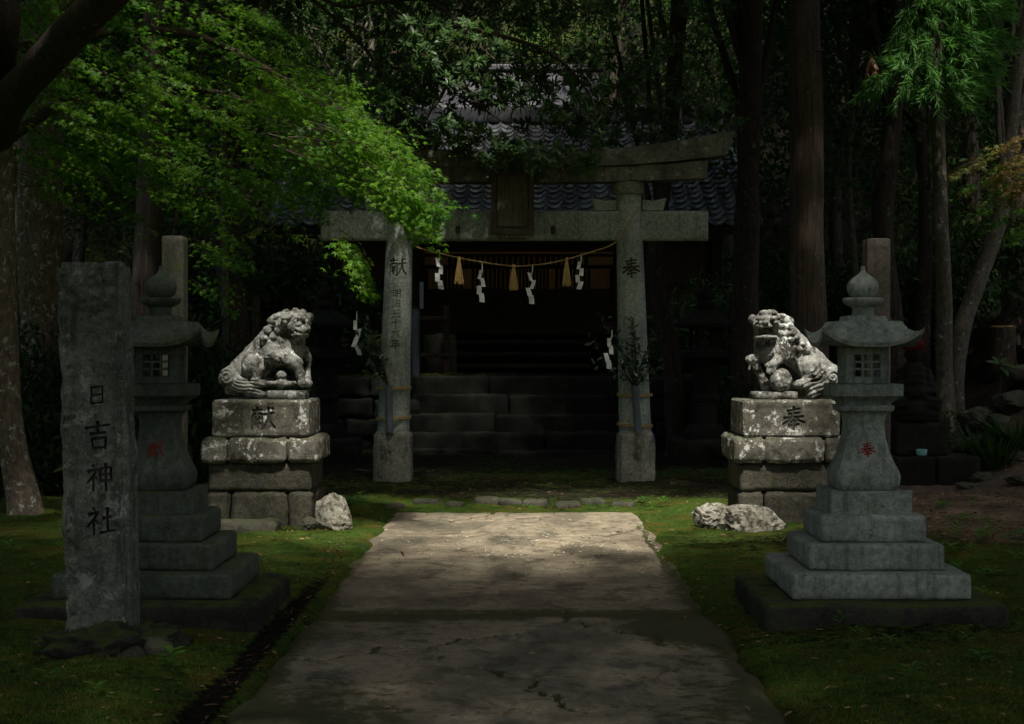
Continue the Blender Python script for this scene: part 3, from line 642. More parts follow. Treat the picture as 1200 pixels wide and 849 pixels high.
def sprig(anchor, tips, seed, label, n_leaf=9):
    r = np.random.default_rng(seed); root = thing('sakaki_branch', label, 'branch', anchor); st = []; P = []; A = []; N = []; S = []
    for tp in tips:
        q = np.array(tp)-anchor; c = spline([(0, 0, 0), q*0.5+np.array([0, -0.03, 0.08]), q], 10); st.append(tube(c, np.linspace(0.008, 0.003, 10), 5))
        for t in np.linspace(0.3, 1, n_leaf*2):
            p = c[min(9, int(t*9))]; P.append(p+r.normal(size=3)*0.03); A.append(unit(unit(q)*0.7+r.normal(size=3)*0.8)); N.append(unit(np.array([0, -0.5, 0.7])+r.normal(size=3)*0.5)); S.append(r.uniform(0.07, 0.11))
    part('stem', merge(*st), M['twig'], root); v = leaves(P, np.array(A), np.array(N), np.array(S), BROAD); part('leaves', (v[0]*1.0, v[1]), M['sakaki'], root)
sprig(at(745, 455, TD-0.24), [at(x, y, TD-d) for x, y, d in ((705, 372, .3), (690, 395, .3), (722, 400, .42), (745, 395, .4), (760, 410, .36), (776, 430, .3), (735, 425, .5), (752, 440, .5), (700, 425, .35), (742, 372, .33))], 4, 'dark leafy evergreen branch standing in the tube on the large character pillar', 12)
sprig(at(456, 455, TD-0.24), [at(x, y, TD-d) for x, y, d in ((420, 365, .1), (432, 385, .2), (438, 410, .25), (430, 440, .2), (418, 400, .1), (425, 425, .15))], 5, 'dark leafy evergreen branch standing in the tube on the pillar with the character column', 9)

# ------------------------------------------------------------------ stone lanterns beside the path
def painted(key, size, zc, surf, parent, mat, w=0.09):
    V = []
    for L, R in stroke_ribbons(key, size, 0, zc, w):
        a = [(l[0], surf(l[0], l[1])-0.003, l[1]) for l in L]+[(l[0], surf(l[0], l[1])+0.002, l[1]) for l in L]
        b = [(l[0], surf(l[0], l[1])-0.003, l[1]) for l in R]+[(l[0], surf(l[0], l[1])+0.002, l[1]) for l in R]; n = len(L); v = a+b; f = []
        for i in range(n-1): f += [(i, i+1, 2*n+i+1, 2*n+i), (i, n+i, n+i+1, i+1), (2*n+i, 2*n+i+1, 3*n+i+1, 3*n+i)]
        V.append((np.array(v), f))
    return part('painted_character', merge(*V), mat, parent)
def kasa(hw, z0, ztop, flat=0.55, lift=0.088, drop=0.03, n=36, thick=0.024):
    u = np.linspace(-1, 1, n+1); U, W = np.meshgrid(u, u, indexing='ij'); r = np.maximum(np.abs(U), np.abs(W)); mn = np.minimum(np.abs(U), np.abs(W))
    s = np.clip((r-flat)/(1-flat), 0, 1); c = (mn/np.maximum(r, 1e-6))**3*s**1.5
    ze = z0+thick; zt = ze+(ztop-ze)*(1-s)**1.7+lift*c; k = 1+0.04*c
    top = np.stack([U*hw*k, W*hw*k, zt], -1).reshape(-1, 3)
    zb = z0+0.01*(1-s)+lift*1.05*c*0.95; bot = np.stack([U*hw*k*0.985, W*hw*k*0.985, np.minimum(zb, zt-0.018)], -1).reshape(-1, 3)
    I = np.arange((n+1)**2).reshape(n+1, n+1); f = np.stack([I[:-1, :-1], I[1:, :-1], I[1:, 1:], I[:-1, 1:]], -1).reshape(-1, 4); N = len(top)
    rim = np.concatenate([I[:, 0], I[-1, 1:], I[-2::-1, -1], I[0, -2:0:-1]]); nr = np.roll(rim, -1)
    return np.concatenate([top, bot]), np.concatenate([f, f[:, ::-1]+N, np.stack([rim, rim+N, nr+N, nr], 1)])
SHAFT = [(0.722, 0.155), (0.733, 0.168), (0.76, 0.177), (0.80, 0.180), (0.825, 0.176), (0.888, 0.148), (0.947, 0.126), (1.01, 0.111), (1.06, 0.104), (1.10, 0.102), (1.135, 0.107), (1.155, 0.118), (1.165, 0.128)]
def lantern(loc, key, label, mats, seed, rz=0):
    L = thing('stone_lantern', label, 'stone lantern', loc, rz, 'stone lanterns flanking the path'); m1, m2, m3 = mats
    part('plinth', block(1.31, 1.31, 0.20, 0.02, 0.035, 0.008, 6, seed, edge=0.02), m3, L, (0, 0, -0.045), smooth=True)
    for i, (z0, z1, h) in enumerate(((0.155, 0.298, 0.492), (0.298, 0.446, 0.376), (0.446, 0.597, 0.296))):
        soft(part('step', block(2*h, 2*h, z1-z0, 0.008, 0.022, 0.005, 9, seed+i+1, edge=0.014), m2 if i == 0 else m1, L, (0, 0, z0)), 50)
    soft(part('step', square([(0.597, 0.229, 0), (0.66, 0.229, 0), (0.735, 0.229, 0.022), (0.728, 0.215, 0.018), (0.722, 0.19, 0.0)], 0.03, n=12), m1, L), 35)
    sh = soft(part('shaft', square(SHAFT, 0.13, n=4), m1, L), 38)
    zs, hs = [a[0] for a in SHAFT], [a[1] for a in SHAFT]
    painted(key, 0.092, 0.955, lambda x, z: -float(np.interp(z, zs, hs)), sh, M['red'], 0.10)
    soft(part('collar', square([(1.165, 0.126), (1.172, 0.146), (1.185, 0.151), (1.200, 0.151), (1.207, 0.138)], 0.1), m1, L), 40)
    soft(part('platform', square([(1.207, 0.132), (1.222, 0.140), (1.238, 0.162), (1.25, 0.180), (1.258, 0.192), (1.322, 0.192), (1.325, 0.188)], 0.06), m1, L), 40)
    fb = part('firebox', merge(*[box(0.05, 0.05, 0.205, (sx*0.0985, sy*0.0985, 1.4275), 0.005) for sx in (-1, 1) for sy in (-1, 1)],
              box(0.244, 0.244, 0.042, (0, 0, 1.346), 0.004), box(0.244, 0.244, 0.045, (0, 0, 1.512), 0.004)), m1, L)
    for k in range(4):
        b = merge(*[box(0.013, 0.016, 0.125, (x, -0.108, 1.4285)) for x in (-0.026, 0.026)], *[box(0.150, 0.014, 0.012, (0, -0.108, z)) for z in (1.409, 1.45)])
        part('window_lattice', b, m1, fb, rot=(0, 0, k*math.pi/2))
    soft(part('roof', kasa(0.276, 1.534, 1.682, 0.66), m1, L), 50)
    soft(part('roof_plate', square([(1.68, 0.118), (1.708, 0.112), (1.712, 0.106)], 0.06), m1, L), 40)
    soft(part('finial_neck', lathe([(0.075, 1.71), (0.064, 1.722), (0.061, 1.75), (0.07, 1.766)], 28), m1, L), 50)
    soft(part('lotus_cup', lathe([(0.066, 1.762, 0), (0.09, 1.775, .6), (0.106, 1.79, 1), (0.110, 1.806, 1), (0.108, 1.816, 1), (0.08, 1.818, .4), (0.06, 1.815, 0)], 64, 8, 0.07), m1, L), 60)
    soft(part('jewel', lathe([(0.055, 1.815), (0.078, 1.832), (0.09, 1.86), (0.091, 1.885), (0.082, 1.91), (0.062, 1.93), (0.038, 1.945), (0.022, 1.957), (0.014, 1.97), (0.012, 1.99), (0.013, 1.998), (0.004, 2.0)], 40), m1, L), 60)
    return L
lantern((1.975, 9.50, 0), 'offer', 'pale grey stone lantern with a red offering character that stands alone on its plinth', (M['lantern'], M['lantern'], M['plinth']), 100)
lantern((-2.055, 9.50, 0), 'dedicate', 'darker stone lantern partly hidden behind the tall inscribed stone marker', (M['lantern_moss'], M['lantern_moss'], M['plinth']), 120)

# ------------------------------------------------------------------ inscribed stone marker
def stele_front(x, z):
    e = sstep(0.100, 0.118, np.abs(x-0.012)+0.016*fbm(np.stack([x*9, z*9, 0*x], -1), 3, 5)); topm = sstep(1.62, 1.66, z+0.02*fbm(np.stack([x*14, z*3, 0*x], -1), 3, 6)-0.25*np.clip(np.abs(x)-0.07, 0, 1))
    return 0.032*(1-np.maximum(e*sstep(0.25, 0.35, z), topm))*sstep(0.22, 0.3, z)+0.03*fbm(np.stack([x*24, z*24, 0*x], -1), 4, 77)*(0.2+1.0*np.maximum(e, topm))
st = thing('stone_marker', 'tall rough stone marker engraved with four characters leaning slightly on a mossy mound', 'stone marker', (-2.075, 8.3, 0.0), math.radians(-3)); st.rotation_euler = (0, math.radians(-1.6), math.radians(-3))
so = part('slab', block(0.325, 0.21, 1.87, 0.02, 0.012, 0.022, 8, 140, octv=5, front=stele_front, edge=0.05), M['stele'], st, (0, 0, 0.08))
zq = lambda y: EYE-(y-CY)*8.2/F
carve(so, [(k, s, 0.02, zq(y)-0.08, 0.105) for k, y, s in (('sun', 463, .10), ('luck', 511, .145), ('deity', 560, .14), ('altar', 611, .145))], lambda u, v, d: (u, -0.105+0.030+d, v), -0.07, 0.03)
def lump(c, r, seed, amp=0.25, freq=2.2, sub=4, flat=0.0, ridge=False):
    bm = bmesh.new(); bmesh.ops.create_icosphere(bm, subdivisions=sub, radius=1); v = np.array([q.co[:] for q in bm.verts]); f = np.array([[x.index for x in q.verts] for q in bm.faces]); bm.free()
    n = fbm(v*freq+seed*3.7, 5, seed, 0.55)
    if ridge: n = n*0.5+0.7*(0.5-np.abs(fbm(v*freq*1.3+seed, 4, seed+3)))
    q = v*(1+amp*n)[:, None]; 
    for k in range(7):     # a few flat cleaved faces
        d = unit(np.random.default_rng(seed*13+k).normal(size=3)); lim = 0.78; ex = np.maximum(q@d-lim, 0); q = q-ex[:, None]*d*(0.8 if ridge else flat)
    return q*np.array(r)+np.array(c), f
part('mound', lump((0, 0, 0), (0.36, 0.40, 0.16), 11, 0.40, 3.2, 5), M['plinth'], st, (0.02, -0.02, 0.0), smooth=True)
for i, (x, y, r) in enumerate(((-0.33, -0.16, 0.045), (-0.25, -0.25, 0.04), (0.3, -0.14, 0.09), (-0.02, -0.37, 0.04), (0.22, -0.28, 0.06), (-0.36, 0.02, 0.05))):
    part('mound_stone', lump((0, 0, 0), (r, r, r*.8), 20+i, 0.3, 1.7, 2), M['rock'], st, (x, y, 0.03))

# ------------------------------------------------------------------ guardian lion pedestals
def pedestal(x, key, label, seed, mirror):
    P = thing('lion_pedestal', label, 'pedestal', (x, 14.43, 0), 0, 'lion pedestals')
    def stones(z0, z1, w, d, cuts, amp, mat, s, r=0.02):
        ed = [-w/2]+[mirror*c for c in (cuts if mirror > 0 else cuts[::-1])]+[w/2]
        for i in range(len(ed)-1):
            bw = ed[i+1]-ed[i]-0.006; part('stone', block(bw, d, z1-z0-0.004, r, 0.022, amp, 8, seed+s+i, octv=5, edge=0.02), mat, P, ((ed[i]+ed[i+1])/2, 0, z0), smooth=True)
    stones(-0.06, 0.33, 0.89, 0.87, (-0.25, 0.235), 0.024, M['pedestal_low'], 0, 0.03)
    stones(0.33, 0.572, 0.875, 0.86, (), 0.016, M['pedestal_low'], 4, 0.02)
    stones(0.572, 0.788, 0.985, 0.98, (-0.27, 0.235), 0.016, M['pedestal'], 8, 0.03)
    def panel(xx, zz):
        inside = sstep(0.325, 0.315, np.abs(xx))*sstep(0.05, 0.06, zz)*sstep(0.265, 0.255, zz)
        return 0.010*inside
    die = part('die', block(0.82, 0.82, 0.313, 0.018, 0.017, 0.005, 8, seed+12, front=panel, edge=0.012), M['pedestal'], P, (0, 0, 0.788))
    carve(die, [(key, 0.21, 0.02, 0.16, 0.12)], lambda u, v, d: (u, -0.41+0.010+d, v), -0.05, 0.013)
    return P
pedestal(-2.19, 'dedicate', 'tiered lichened stone pedestal under the closed-mouth lion', 200, 1)
pedestal(2.31, 'offer', 'tiered lichened stone pedestal under the open-mouth lion', 230, -1)

def lion_sdf(kind):
    S = 1/878.0
    if kind == 'closed':
        Pt = lambda px, py, y=0.0: np.array([(px-480)*S, y, (775-py)*S])
    else:
        Pt = lambda px, py, y=0.0: np.array([(px-480)*S, y, (800-py)*S])
    def fn(p):
        w = p+0.006*np.stack([fbm(p*22+k*5, 2, 9+k) for k in range(3)], -1); U = [99.0+0*p[..., 0]]
        def add(d, k=0.022): U[0] = smin(U[0], d, k)
        def cut(d, k=0.008): U[0] = -smin(-U[0], d, k)
        cone = lambda a, b, ra, rb, k=0.022: add(sd_cone(w, a, b, ra, rb), k)
        ell = lambda c, r, k=0.02, rot=None: add(sd_ell(w, c, r, rot), k)
        if kind == 'closed':
            cone(Pt(585, 340, .02), Pt(325, 560, .03), .14, .13); cone(Pt(500, 290, .01), Pt(235, 560, .02), .09, .085); cone(Pt(640, 300), Pt(640, 420, -.01), .135, .125)      # trunk, chest
            ell(Pt(665, 207, -.04), (.158, .150, .125)); hd = Pt(675, 205, -.05)
            ell(Pt(738, 245, -.14), (.09, .085, .055)); ell(Pt(725, 287, -.13), (.085, .085, .030), .01)                    # muzzle, jaw
            ell(Pt(728, 208, -.205), (.036, .03, .022), .008)                                                               # nose
            for sx, sy in ((-.052, -.155), (.075, -.125)):
                ell(hd+np.array([sx, sy+.01, .052]), (.048, .035, .026), .008); ell(hd+np.array([sx, sy+.002, .018]), (.022, .022, .020), .004)
            ell(Pt(545, 160, -.10), (.085, .035, .042), .008, (-0.45, 'Y')); ell(Pt(780, 150, .02), (.05, .07, .04), .008)    # ears
            for k, (a, b) in enumerate(((560, 255), (525, 300), (505, 350), (540, 390), (600, 330), (480, 250), (455, 310), (620, 120), (690, 110), (740, 120), (570, 205), (640, 340))):
                ell(Pt(a, b, -.105 if a < 640 and b > 180 else -.06), (.038, .035, .036), .006)                             # mane curls
            for k in range(11): ell(Pt(470-k*27, 225+k*29, 0.0), (.030, .045, .014), .008, (-.8, 'Y'))                        # spine tufts
            ell(Pt(365, 505, -.12), (.095, .075, .105)); cone(Pt(420, 545, -.13), Pt(395, 650, -.13), .05, .042); ell(Pt(445, 655, -.14), (.075, .05, .032), .012)
            cone(Pt(520, 430, -.10), Pt(700, 500, -.13), .085, .058); cone(Pt(705, 505, -.13), Pt(748, 640, -.12), .052, .034); ell(Pt(752, 655, -.125), (.05, .055, .032), .012)
            cone(Pt(735, 400, .08), Pt(772, 470, .06), .045, .035, .012); cone(Pt(772, 465, .06), Pt(766, 640, .05), .032, .030, .012); ell(Pt(770, 655, .03), (.045, .06, .036), .01)
            cone(Pt(330, 640, .12), Pt(480, 655, .13), .06, .04)
            ell(Pt(590, 592, -.11), (.046, .046, .042), .006); ell(Pt(590, 655, -.10), (.055, .055, .045), .01)             # cub under the paw
            for sx in (-.018, .018): cut(sd_ell(w, Pt(590, 590, -.155)+np.array([sx, 0, .004]), (.010, .014, .010)))
            cone(Pt(500, 655, -.12), Pt(690, 655, -.12), .018, .018, .01)
            # tail: a big curl at the rump sweeping down to the paws
            ell(Pt(175, 600, -.02), (.080, .085, .085)); cone(Pt(185, 620, -.10), Pt(440, 735, -.14), .088, .036, .02); cone(Pt(200, 690, .03), Pt(420, 745, 0), .075, .04)
            tq = Pt(182, 605, -.10); q = w-tq; rr = np.hypot(q[..., 0], q[..., 2]); aa = np.arctan2(q[..., 2], q[..., 0])
            m = sstep(.085, .07, rr)*sstep(0.0, -.04, q[..., 1]); U[0] = U[0]+m*.010*np.sin(rr*190-aa)
            a, b = Pt(185, 620, -.1), Pt(440, 735, -.14); ba = unit(b-a); q = w-a; t = q@ba; perp = q[..., 2]-t*ba[2]
            m = sstep(.05, .09, t)*sstep(.34, .30, t)*sstep(.10, .08, np.abs(perp))*sstep(-.02, -.08, w[..., 1]); U[0] = U[0]+m*.009*np.sin(perp*230+6*np.sin(t*16))
            cut(sd_cone(w, Pt(655, 262, -.235), Pt(805, 262, -.17), .014, .013)); cut(sd_cone(w, Pt(600, 215, -.22), Pt(640, 228, -.21), .010, .008)); cut(sd_cone(w, Pt(560, 240, -.17), Pt(560, 310, -.15), .012, .008))
            cut(sd_cone(w, Pt(430, 380, -.17), Pt(470, 440, -.17), .012, .010)); cut(sd_cone(w, Pt(500, 400, -.19), Pt(590, 330, -.17), .009, .007))
            for k in range(3): cut(sd_cone(w, Pt(425+k*18, 668, -.20), Pt(440+k*18, 640, -.195), .005, .004), .004)
        else:
            cone(Pt(440, 355, .02), Pt(700, 565, .03), .14, .13); cone(Pt(480, 300, .01), Pt(790, 590, .02), .09, .085); cone(Pt(330, 330), Pt(330, 440, -.01), .115, .105)
            ell(Pt(325, 235, -.04), (.125, .135, .115)); hd = Pt(320, 235, -.05)
            ell(Pt(290, 245, -.13), (.085, .075, .040)); ell(Pt(312, 330, -.125), (.088, .09, .022), .008)
            ell(Pt(295, 215, -.205), (.030, .028, .022), .008)
            for sx, sy in ((.058, -.15), (-.066, -.135)):
                ell(hd+np.array([sx, sy+.015, .052]), (.048, .035, .024), .008); ell(hd+np.array([sx, sy, .018]), (.022, .022, .020), .004)
            ell(Pt(330, 145, -.08), (.085, .06, .03), .01)
            ell(Pt(455, 190, -.09), (.085, .035, .042), .008, (0.35, 'Y')); ell(Pt(215, 190, -.04), (.035, .06, .045), .008)
            for a, b in ((440, 250), (470, 300), (500, 350), (450, 350), (545, 330), (520, 290), (590, 380), (560, 420), (620, 420), (430, 300), (250, 330), (490, 250)): ell(Pt(a, b, -.11), (.036, .035, .032), .006)
            for k in range(12): ell(Pt(505+k*30, 232+k*29, 0.0), (.030, .045, .014), .008, (.8, 'Y'))
            ell(Pt(430, 430, -.11), (.078, .055, .075))
            ell(Pt(640, 560, -.11), (.105, .08, .105)); ell(Pt(585, 690, -.15), (.095, .06, .045), .01); cone(Pt(640, 620, -.12), Pt(600, 680, -.14), .05, .045)
            cone(Pt(440, 470, -.12), Pt(375, 520, -.17), .055, .045); ell(Pt(345, 540, -.18), (.062, .045, .036), .01); cone(Pt(345, 545, -.19), Pt(315, 590, -.20), .026, .018, .01)   # near arm and paw on the ball
            for k in range(3): cone(Pt(322+k*22, 550+k*8, -.205), Pt(300+k*26, 598+k*8, -.205), .013, .009, .004)
            cone(Pt(300, 450, .06), Pt(225, 510, -.01), .06, .045); ell(Pt(222, 495, -.04), (.066, .055, .046), .01)
            for k in range(3): cone(Pt(205+k*26, 520, -.055), Pt(190+k*28, 575, -.06), .014, .010, .004)
            cone(Pt(245, 540, .0), Pt(300, 650, .0), .036, .03); cone(Pt(295, 640, .0), Pt(330, 720, -.02), .034, .05)
            cone(Pt(620, 660, .13), Pt(540, 720, .13), .06, .045)
            ell(Pt(820, 610, -.03), (.075, .08, .085)); cone(Pt(800, 640, -.10), Pt(650, 760, -.13), .075, .05); cone(Pt(790, 700, .03), Pt(700, 765, 0), .08, .05); cone(Pt(690, 610, -.14), Pt(760, 590, -.12), .04, .035)
            tq = Pt(815, 630, -.11); q = w-tq; rr = np.hypot(q[..., 0], q[..., 2]); aa = np.arctan2(q[..., 2], q[..., 0])
            m = sstep(.075, .06, rr)*sstep(0.02, -.03, q[..., 1]); U[0] = U[0]+m*.010*np.sin(rr*190+aa)
            a, b = Pt(810, 620, -.1), Pt(640, 780, -.13); ba = unit(b-a); q = w-a; t = q@ba; perp = q[..., 2]-t*ba[2]
            m = sstep(.03, .07, t)*sstep(.30, .26, t)*sstep(.12, .09, np.abs(perp))*sstep(-.02, -.07, w[..., 1]); U[0] = U[0]+m*.009*np.sin(perp*210+5*np.sin(t*18))
            cut(sd_cone(w, Pt(235, 284, -.22), Pt(385, 278, -.18), .028, .028)); cut(sd_ell(w, Pt(308, 284, -.15), (.075, .075, .030)))
            cut(sd_cone(w, Pt(340, 205, -.21), Pt(385, 200, -.18), .009, .008)); cut(sd_cone(w, Pt(420, 300, -.18), Pt(500, 420, -.18), .009, .009)); cut(sd_cone(w, Pt(520, 340, -.2), Pt(610, 470, -.2), .008, .008))
            cut(sd_cone(w, Pt(680, 530, -.21), Pt(720, 620, -.19), .011, .010)); cut(sd_cone(w, Pt(400, 360, -.15), Pt(400, 470, -.17), .009, .008))
            for k in range(3): cut(sd_cone(w, Pt(505+k*14, 700+k*10, -.215), Pt(560+k*14, 690+k*10, -.215), .005, .004), .004)
        d = U[0]+0.006*fbm(p*26, 3, 4)+0.007*np.clip(1-np.abs(fbm(p*12, 2, 6))*10, 0, 1)
        return np.maximum(d, 0.004-p[..., 2])
    return fn, Pt
lzt = 1.101
fn, Pt = lion_sdf('closed')
lion = thing('stone_lion', 'seated stone guardian lion with closed mouth and a swirling tail on its pedestal', 'lion statue', (-2.175, 14.42, lzt), 0, 'guardian lions')
lv, lf = surface_net(fn, (-.46, -.30, -.02), (.41, .26, .80), .008); part('figure', (lv, lf), M['lion'], lion, smooth=True)
part('base_slab', block(0.33, 0.36, 0.075, 0.006, 0.03, 0.005, 9, 301), M['lion'], lion, (0.17, -0.02, 0.0), smooth=True)
fn, Pt = lion_sdf('open')
lion2 = thing('stone_lion', 'seated stone guardian lion with open mouth and a paw on a ball', 'lion statue', (2.33, 14.42, lzt), 0, 'guardian lions')
lv, lf = surface_net(fn, (-.38, -.30, -.02), (.48, .26, .80), .008); part('figure', (lv, lf), M['lion'], lion2, smooth=True)
part('ball', lump((0, 0, 0), (.098, .092, .105), 31, 0.07, 4.0), M['lion'], lion2, (-0.075, -0.16, 0.165), smooth=True)
part('base_slab', block(0.37, 0.36, 0.066, 0.008, 0.03, 0.008, 9, 302), M['lion'], lion2, (-0.12, -0.03, 0.0), smooth=True)

# white rocks at the pedestal feet
def rock(px, py, d, r, seed, label, mat='quartz', ridge=True, group='pale rocks at the pedestal feet', name='white_rock', sub=5, sink=0.5):
    p = at(px, py, d); z = float(gh(p[0], d)); o = part(name, lump((0, 0, 0), r, seed, 0.5 if ridge else 0.28, 2.8 if ridge else 2.3, sub, 0.5, ridge), M[mat], None, (p[0], d, z+r[2]*(1-sink)))
    soft(o, 30); return tag(o, label, 'rock', group)
rock(391, 620, 14.0, (0.17, 0.15, 0.17), 3, 'jagged white quartz rock beside the closed-mouth lion pedestal')
rock(362, 628, 13.75, (0.075, 0.07, 0.07), 5, 'small round mossy rock at the pedestal corner by the quartz rock', 'rock', False)
rock(838, 618, 14.0, (0.20, 0.16, 0.12), 6, 'long low pale rock at the outer foot of the open-mouth lion pedestal')
rock(882, 612, 13.75, (0.25, 0.18, 0.155), 8, 'bulky pitted pale rock in front of the open-mouth lion pedestal')
rock(868, 596, 13.95, (0.15, 0.10, 0.11), 9, 'low pale rock wedged against the open-mouth lion pedestal')
for i, (px, y, d, w) in enumerate(((290, 630, 13.6, .5), (258, 632, 13.55, .3))):
    p = at(px, y, d); tag(part('low_stone', block(w, 0.3, 0.14, 0.05, 0.03, 0.03, 6, 330+i), M['rock'], None, (p[0], 13.7, -0.02), smooth=True), ('long mossy footing stone set before the closed-mouth lion pedestal', 'short mossy footing stone set before the closed-mouth lion pedestal')[i], 'stone', 'footing stones')

# ------------------------------------------------------------------ round-columned lanterns in the dark behind the gate
def old_lantern(loc, label, seed):
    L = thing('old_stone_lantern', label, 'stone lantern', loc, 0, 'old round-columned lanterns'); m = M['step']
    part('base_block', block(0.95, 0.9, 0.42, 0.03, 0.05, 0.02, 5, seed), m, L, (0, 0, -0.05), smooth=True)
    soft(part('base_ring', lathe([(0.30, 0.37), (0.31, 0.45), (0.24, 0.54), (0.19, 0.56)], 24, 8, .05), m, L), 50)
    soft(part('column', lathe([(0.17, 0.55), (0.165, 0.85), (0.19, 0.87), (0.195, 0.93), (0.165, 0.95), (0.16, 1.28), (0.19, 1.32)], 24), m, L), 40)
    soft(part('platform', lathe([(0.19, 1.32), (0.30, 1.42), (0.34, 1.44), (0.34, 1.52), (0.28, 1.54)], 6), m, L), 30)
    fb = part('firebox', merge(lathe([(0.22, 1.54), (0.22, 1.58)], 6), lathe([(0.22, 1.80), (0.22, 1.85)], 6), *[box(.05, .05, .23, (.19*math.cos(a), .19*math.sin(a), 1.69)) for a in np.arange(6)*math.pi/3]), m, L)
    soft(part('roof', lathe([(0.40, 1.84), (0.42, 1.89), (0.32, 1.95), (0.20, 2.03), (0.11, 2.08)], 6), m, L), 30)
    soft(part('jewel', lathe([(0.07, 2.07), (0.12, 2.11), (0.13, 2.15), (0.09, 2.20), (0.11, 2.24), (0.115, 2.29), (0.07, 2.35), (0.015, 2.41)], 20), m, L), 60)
old_lantern((-2.58, 22.0, 0), 'dark old lantern behind the closed-mouth lion near the gate pillar', 350)
old_lantern((2.48, 22.0, 0), 'dark old lantern behind the open-mouth lion near the gate pillar', 352)
# square stone posts
def post(px, ytop, d, w, mat, label, seed):
    p = at(px, ytop, d); z = float(gh(p[0], d)); o = part('stone_post', block(w, w, p[2]-z+0.1, 0.008, 0.03, 0.004, 6, seed, edge=0.012), M[mat], None, (p[0], d, z-0.1)); soft(o, 50)
    tag(o, label, 'stone post', 'square stone posts')
post(205, 277, 12.0, 0.165, 'post_moss', 'mossy square stone post rising behind the darker lantern', 360); post(1027, 280, 12.2, 0.18, 'post', 'brownish square stone post rising behind the pale grey lantern', 361)

# ------------------------------------------------------------------ small seated statue with a red cap
SD = 18.7; sp = at(1073, 570, SD); sz = float(gh(sp[0], SD))
base = thing('statue_base', 'stepped dark stone base under the red-capped statue', 'pedestal', (at(1088, 570, SD)[0], SD, sz))
H = lambda y: EYE-(y-CY)*SD/F
for i, (x0, x1) in enumerate(((-0.46, -0.02), (-0.015, 0.47))): part('stone', block(x1-x0, 0.9, H(531)-H(572), 0.03, 0.04, 0.02, 6, 370+i), M['step'], base, ((x0+x1)/2, 0, H(572)-sz-.02), smooth=True)
part('stone', block(0.60, 0.6, H(494)-H(531), 0.02, 0.04, 0.012, 6, 375), M['step'], base, (at(1075, 0, SD)[0]-at(1088, 0, SD)[0], 0.05, H(531)-sz-0.02), smooth=True)
def statue_sdf(p):
    w = p+0.006*np.stack([fbm(p*18+k*5, 2, 19+k) for k in range(3)], -1); d = sd_cone(w, (0, 0, .36), (0, 0, .62), .20, .15)
    d = smin(d, sd_ell(w, (0, -.02, .14), (.30, .26, .16)), .05); d = smin(d, sd_ell(w, (-.20, -.12, .24), (.14, .15, .09)), .03); d = smin(d, sd_ell(w, (.20, -.12, .24), (.14, .15, .09)), .03)
    for s in (-1, 1):
        d = smin(d, sd_cone(w, (s*.17, 0, .60), (s*.22, -.08, .42), .07, .06), .03); d = smin(d, sd_cone(w, (s*.22, -.08, .42), (s*.06, -.19, .36), .055, .04), .03)
    d = smin(d, sd_cone(w, (0, 0, .68), (0, -.01, .76), .065, .06), .03); d = smin(d, sd_ell(w, (0, -.02, .84), (.098, .108, .125)), .015)
    d = smin(d, sd_ell(w, (0, -.128, .83), (.018, .02, .03)), .008)
    for s in (-1, 1): d = smin(d, sd_ell(w, (s*.10, -.01, .83), (.02, .03, .05)), .008); d = -smin(-d, sd_ell(w, (s*.04, -.125, .855), (.02, .02, .008)), .006)
    d = -smin(-d, sd_ell(w, (0, -.125, .785), (.03, .015, .007)), .006)
    d = d+0.008*np.sin(w[..., 2]*70+14*np.abs(w[..., 0]))*sstep(.72, .6, w[..., 2])*0.8
    return np.maximum(d+0.004*fbm(p*24, 3, 8), 0.004-p[..., 2])
sv, sf = surface_net(statue_sdf, (-.42, -.36, -.02), (.42, .34, 1.02), .015)
stt = thing('seated_statue', 'small seated stone statue wearing a red knitted cap among the trees', 'statue', (at(1071, 0, SD)[0], SD+.02, H(494)-.02)); part('figure', (sv*np.array([.88, .88, .93]), sf), M['step'], stt, smooth=True)
part('knitted_cap', lump((0, 0, 0), (.125, .13, .10), 41, 0.06, 3), M['cap_red'], stt, (0, 0.0, 0.885), smooth=True)
cup = part('glazed_cup', lathe([(.03, 0), (.055, .005), (.062, .07), (.056, .07), (.05, .012), (.0, .01)], 20), M['cup'], None, (at(1080, 0, SD-.32)[0], SD-.32, H(531)-0.01)); tag(cup, 'small turquoise glazed cup set before the red-capped statue', 'cup')

# ------------------------------------------------------------------ stone steps and retaining walls
steps = thing('stone_steps', 'flight of dark damp stone steps leading up behind the gate', 'steps', (0, 24.0, 0))
rs = random.Random(8)
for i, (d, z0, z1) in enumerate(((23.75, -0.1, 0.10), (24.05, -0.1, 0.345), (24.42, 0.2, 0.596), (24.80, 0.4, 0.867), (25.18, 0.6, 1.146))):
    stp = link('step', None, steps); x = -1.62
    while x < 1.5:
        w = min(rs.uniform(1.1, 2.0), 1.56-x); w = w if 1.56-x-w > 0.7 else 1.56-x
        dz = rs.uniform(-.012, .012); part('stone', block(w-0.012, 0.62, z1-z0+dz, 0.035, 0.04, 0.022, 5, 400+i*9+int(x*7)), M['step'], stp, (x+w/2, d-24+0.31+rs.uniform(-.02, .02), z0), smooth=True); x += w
def wall(x0, x1, y, label, seed):
    W = thing('retaining_wall', label, 'stone wall', ((x0+x1)/2, y, 0)); r = random.Random(seed); z = -0.1; xc = (x0+x1)/2
    meshes = [mesh('stone', *block(0.5, 0.45, 0.36, 0.06, 0.05, 0.05, 4, seed+k), M['step'], True) for k in range(5)]
    for row in range(4):
        x = x0-r.uniform(0, .3)
        while x < x1:
            w = r.uniform(.35, .7); o = link('stone', r.choice(meshes), W, (x+w/2-xc, r.uniform(-.03, .03), z)); o.scale = (w/0.5*.98, 1, r.uniform(.88, 1.0)*0.9); x += w
        z += 0.315
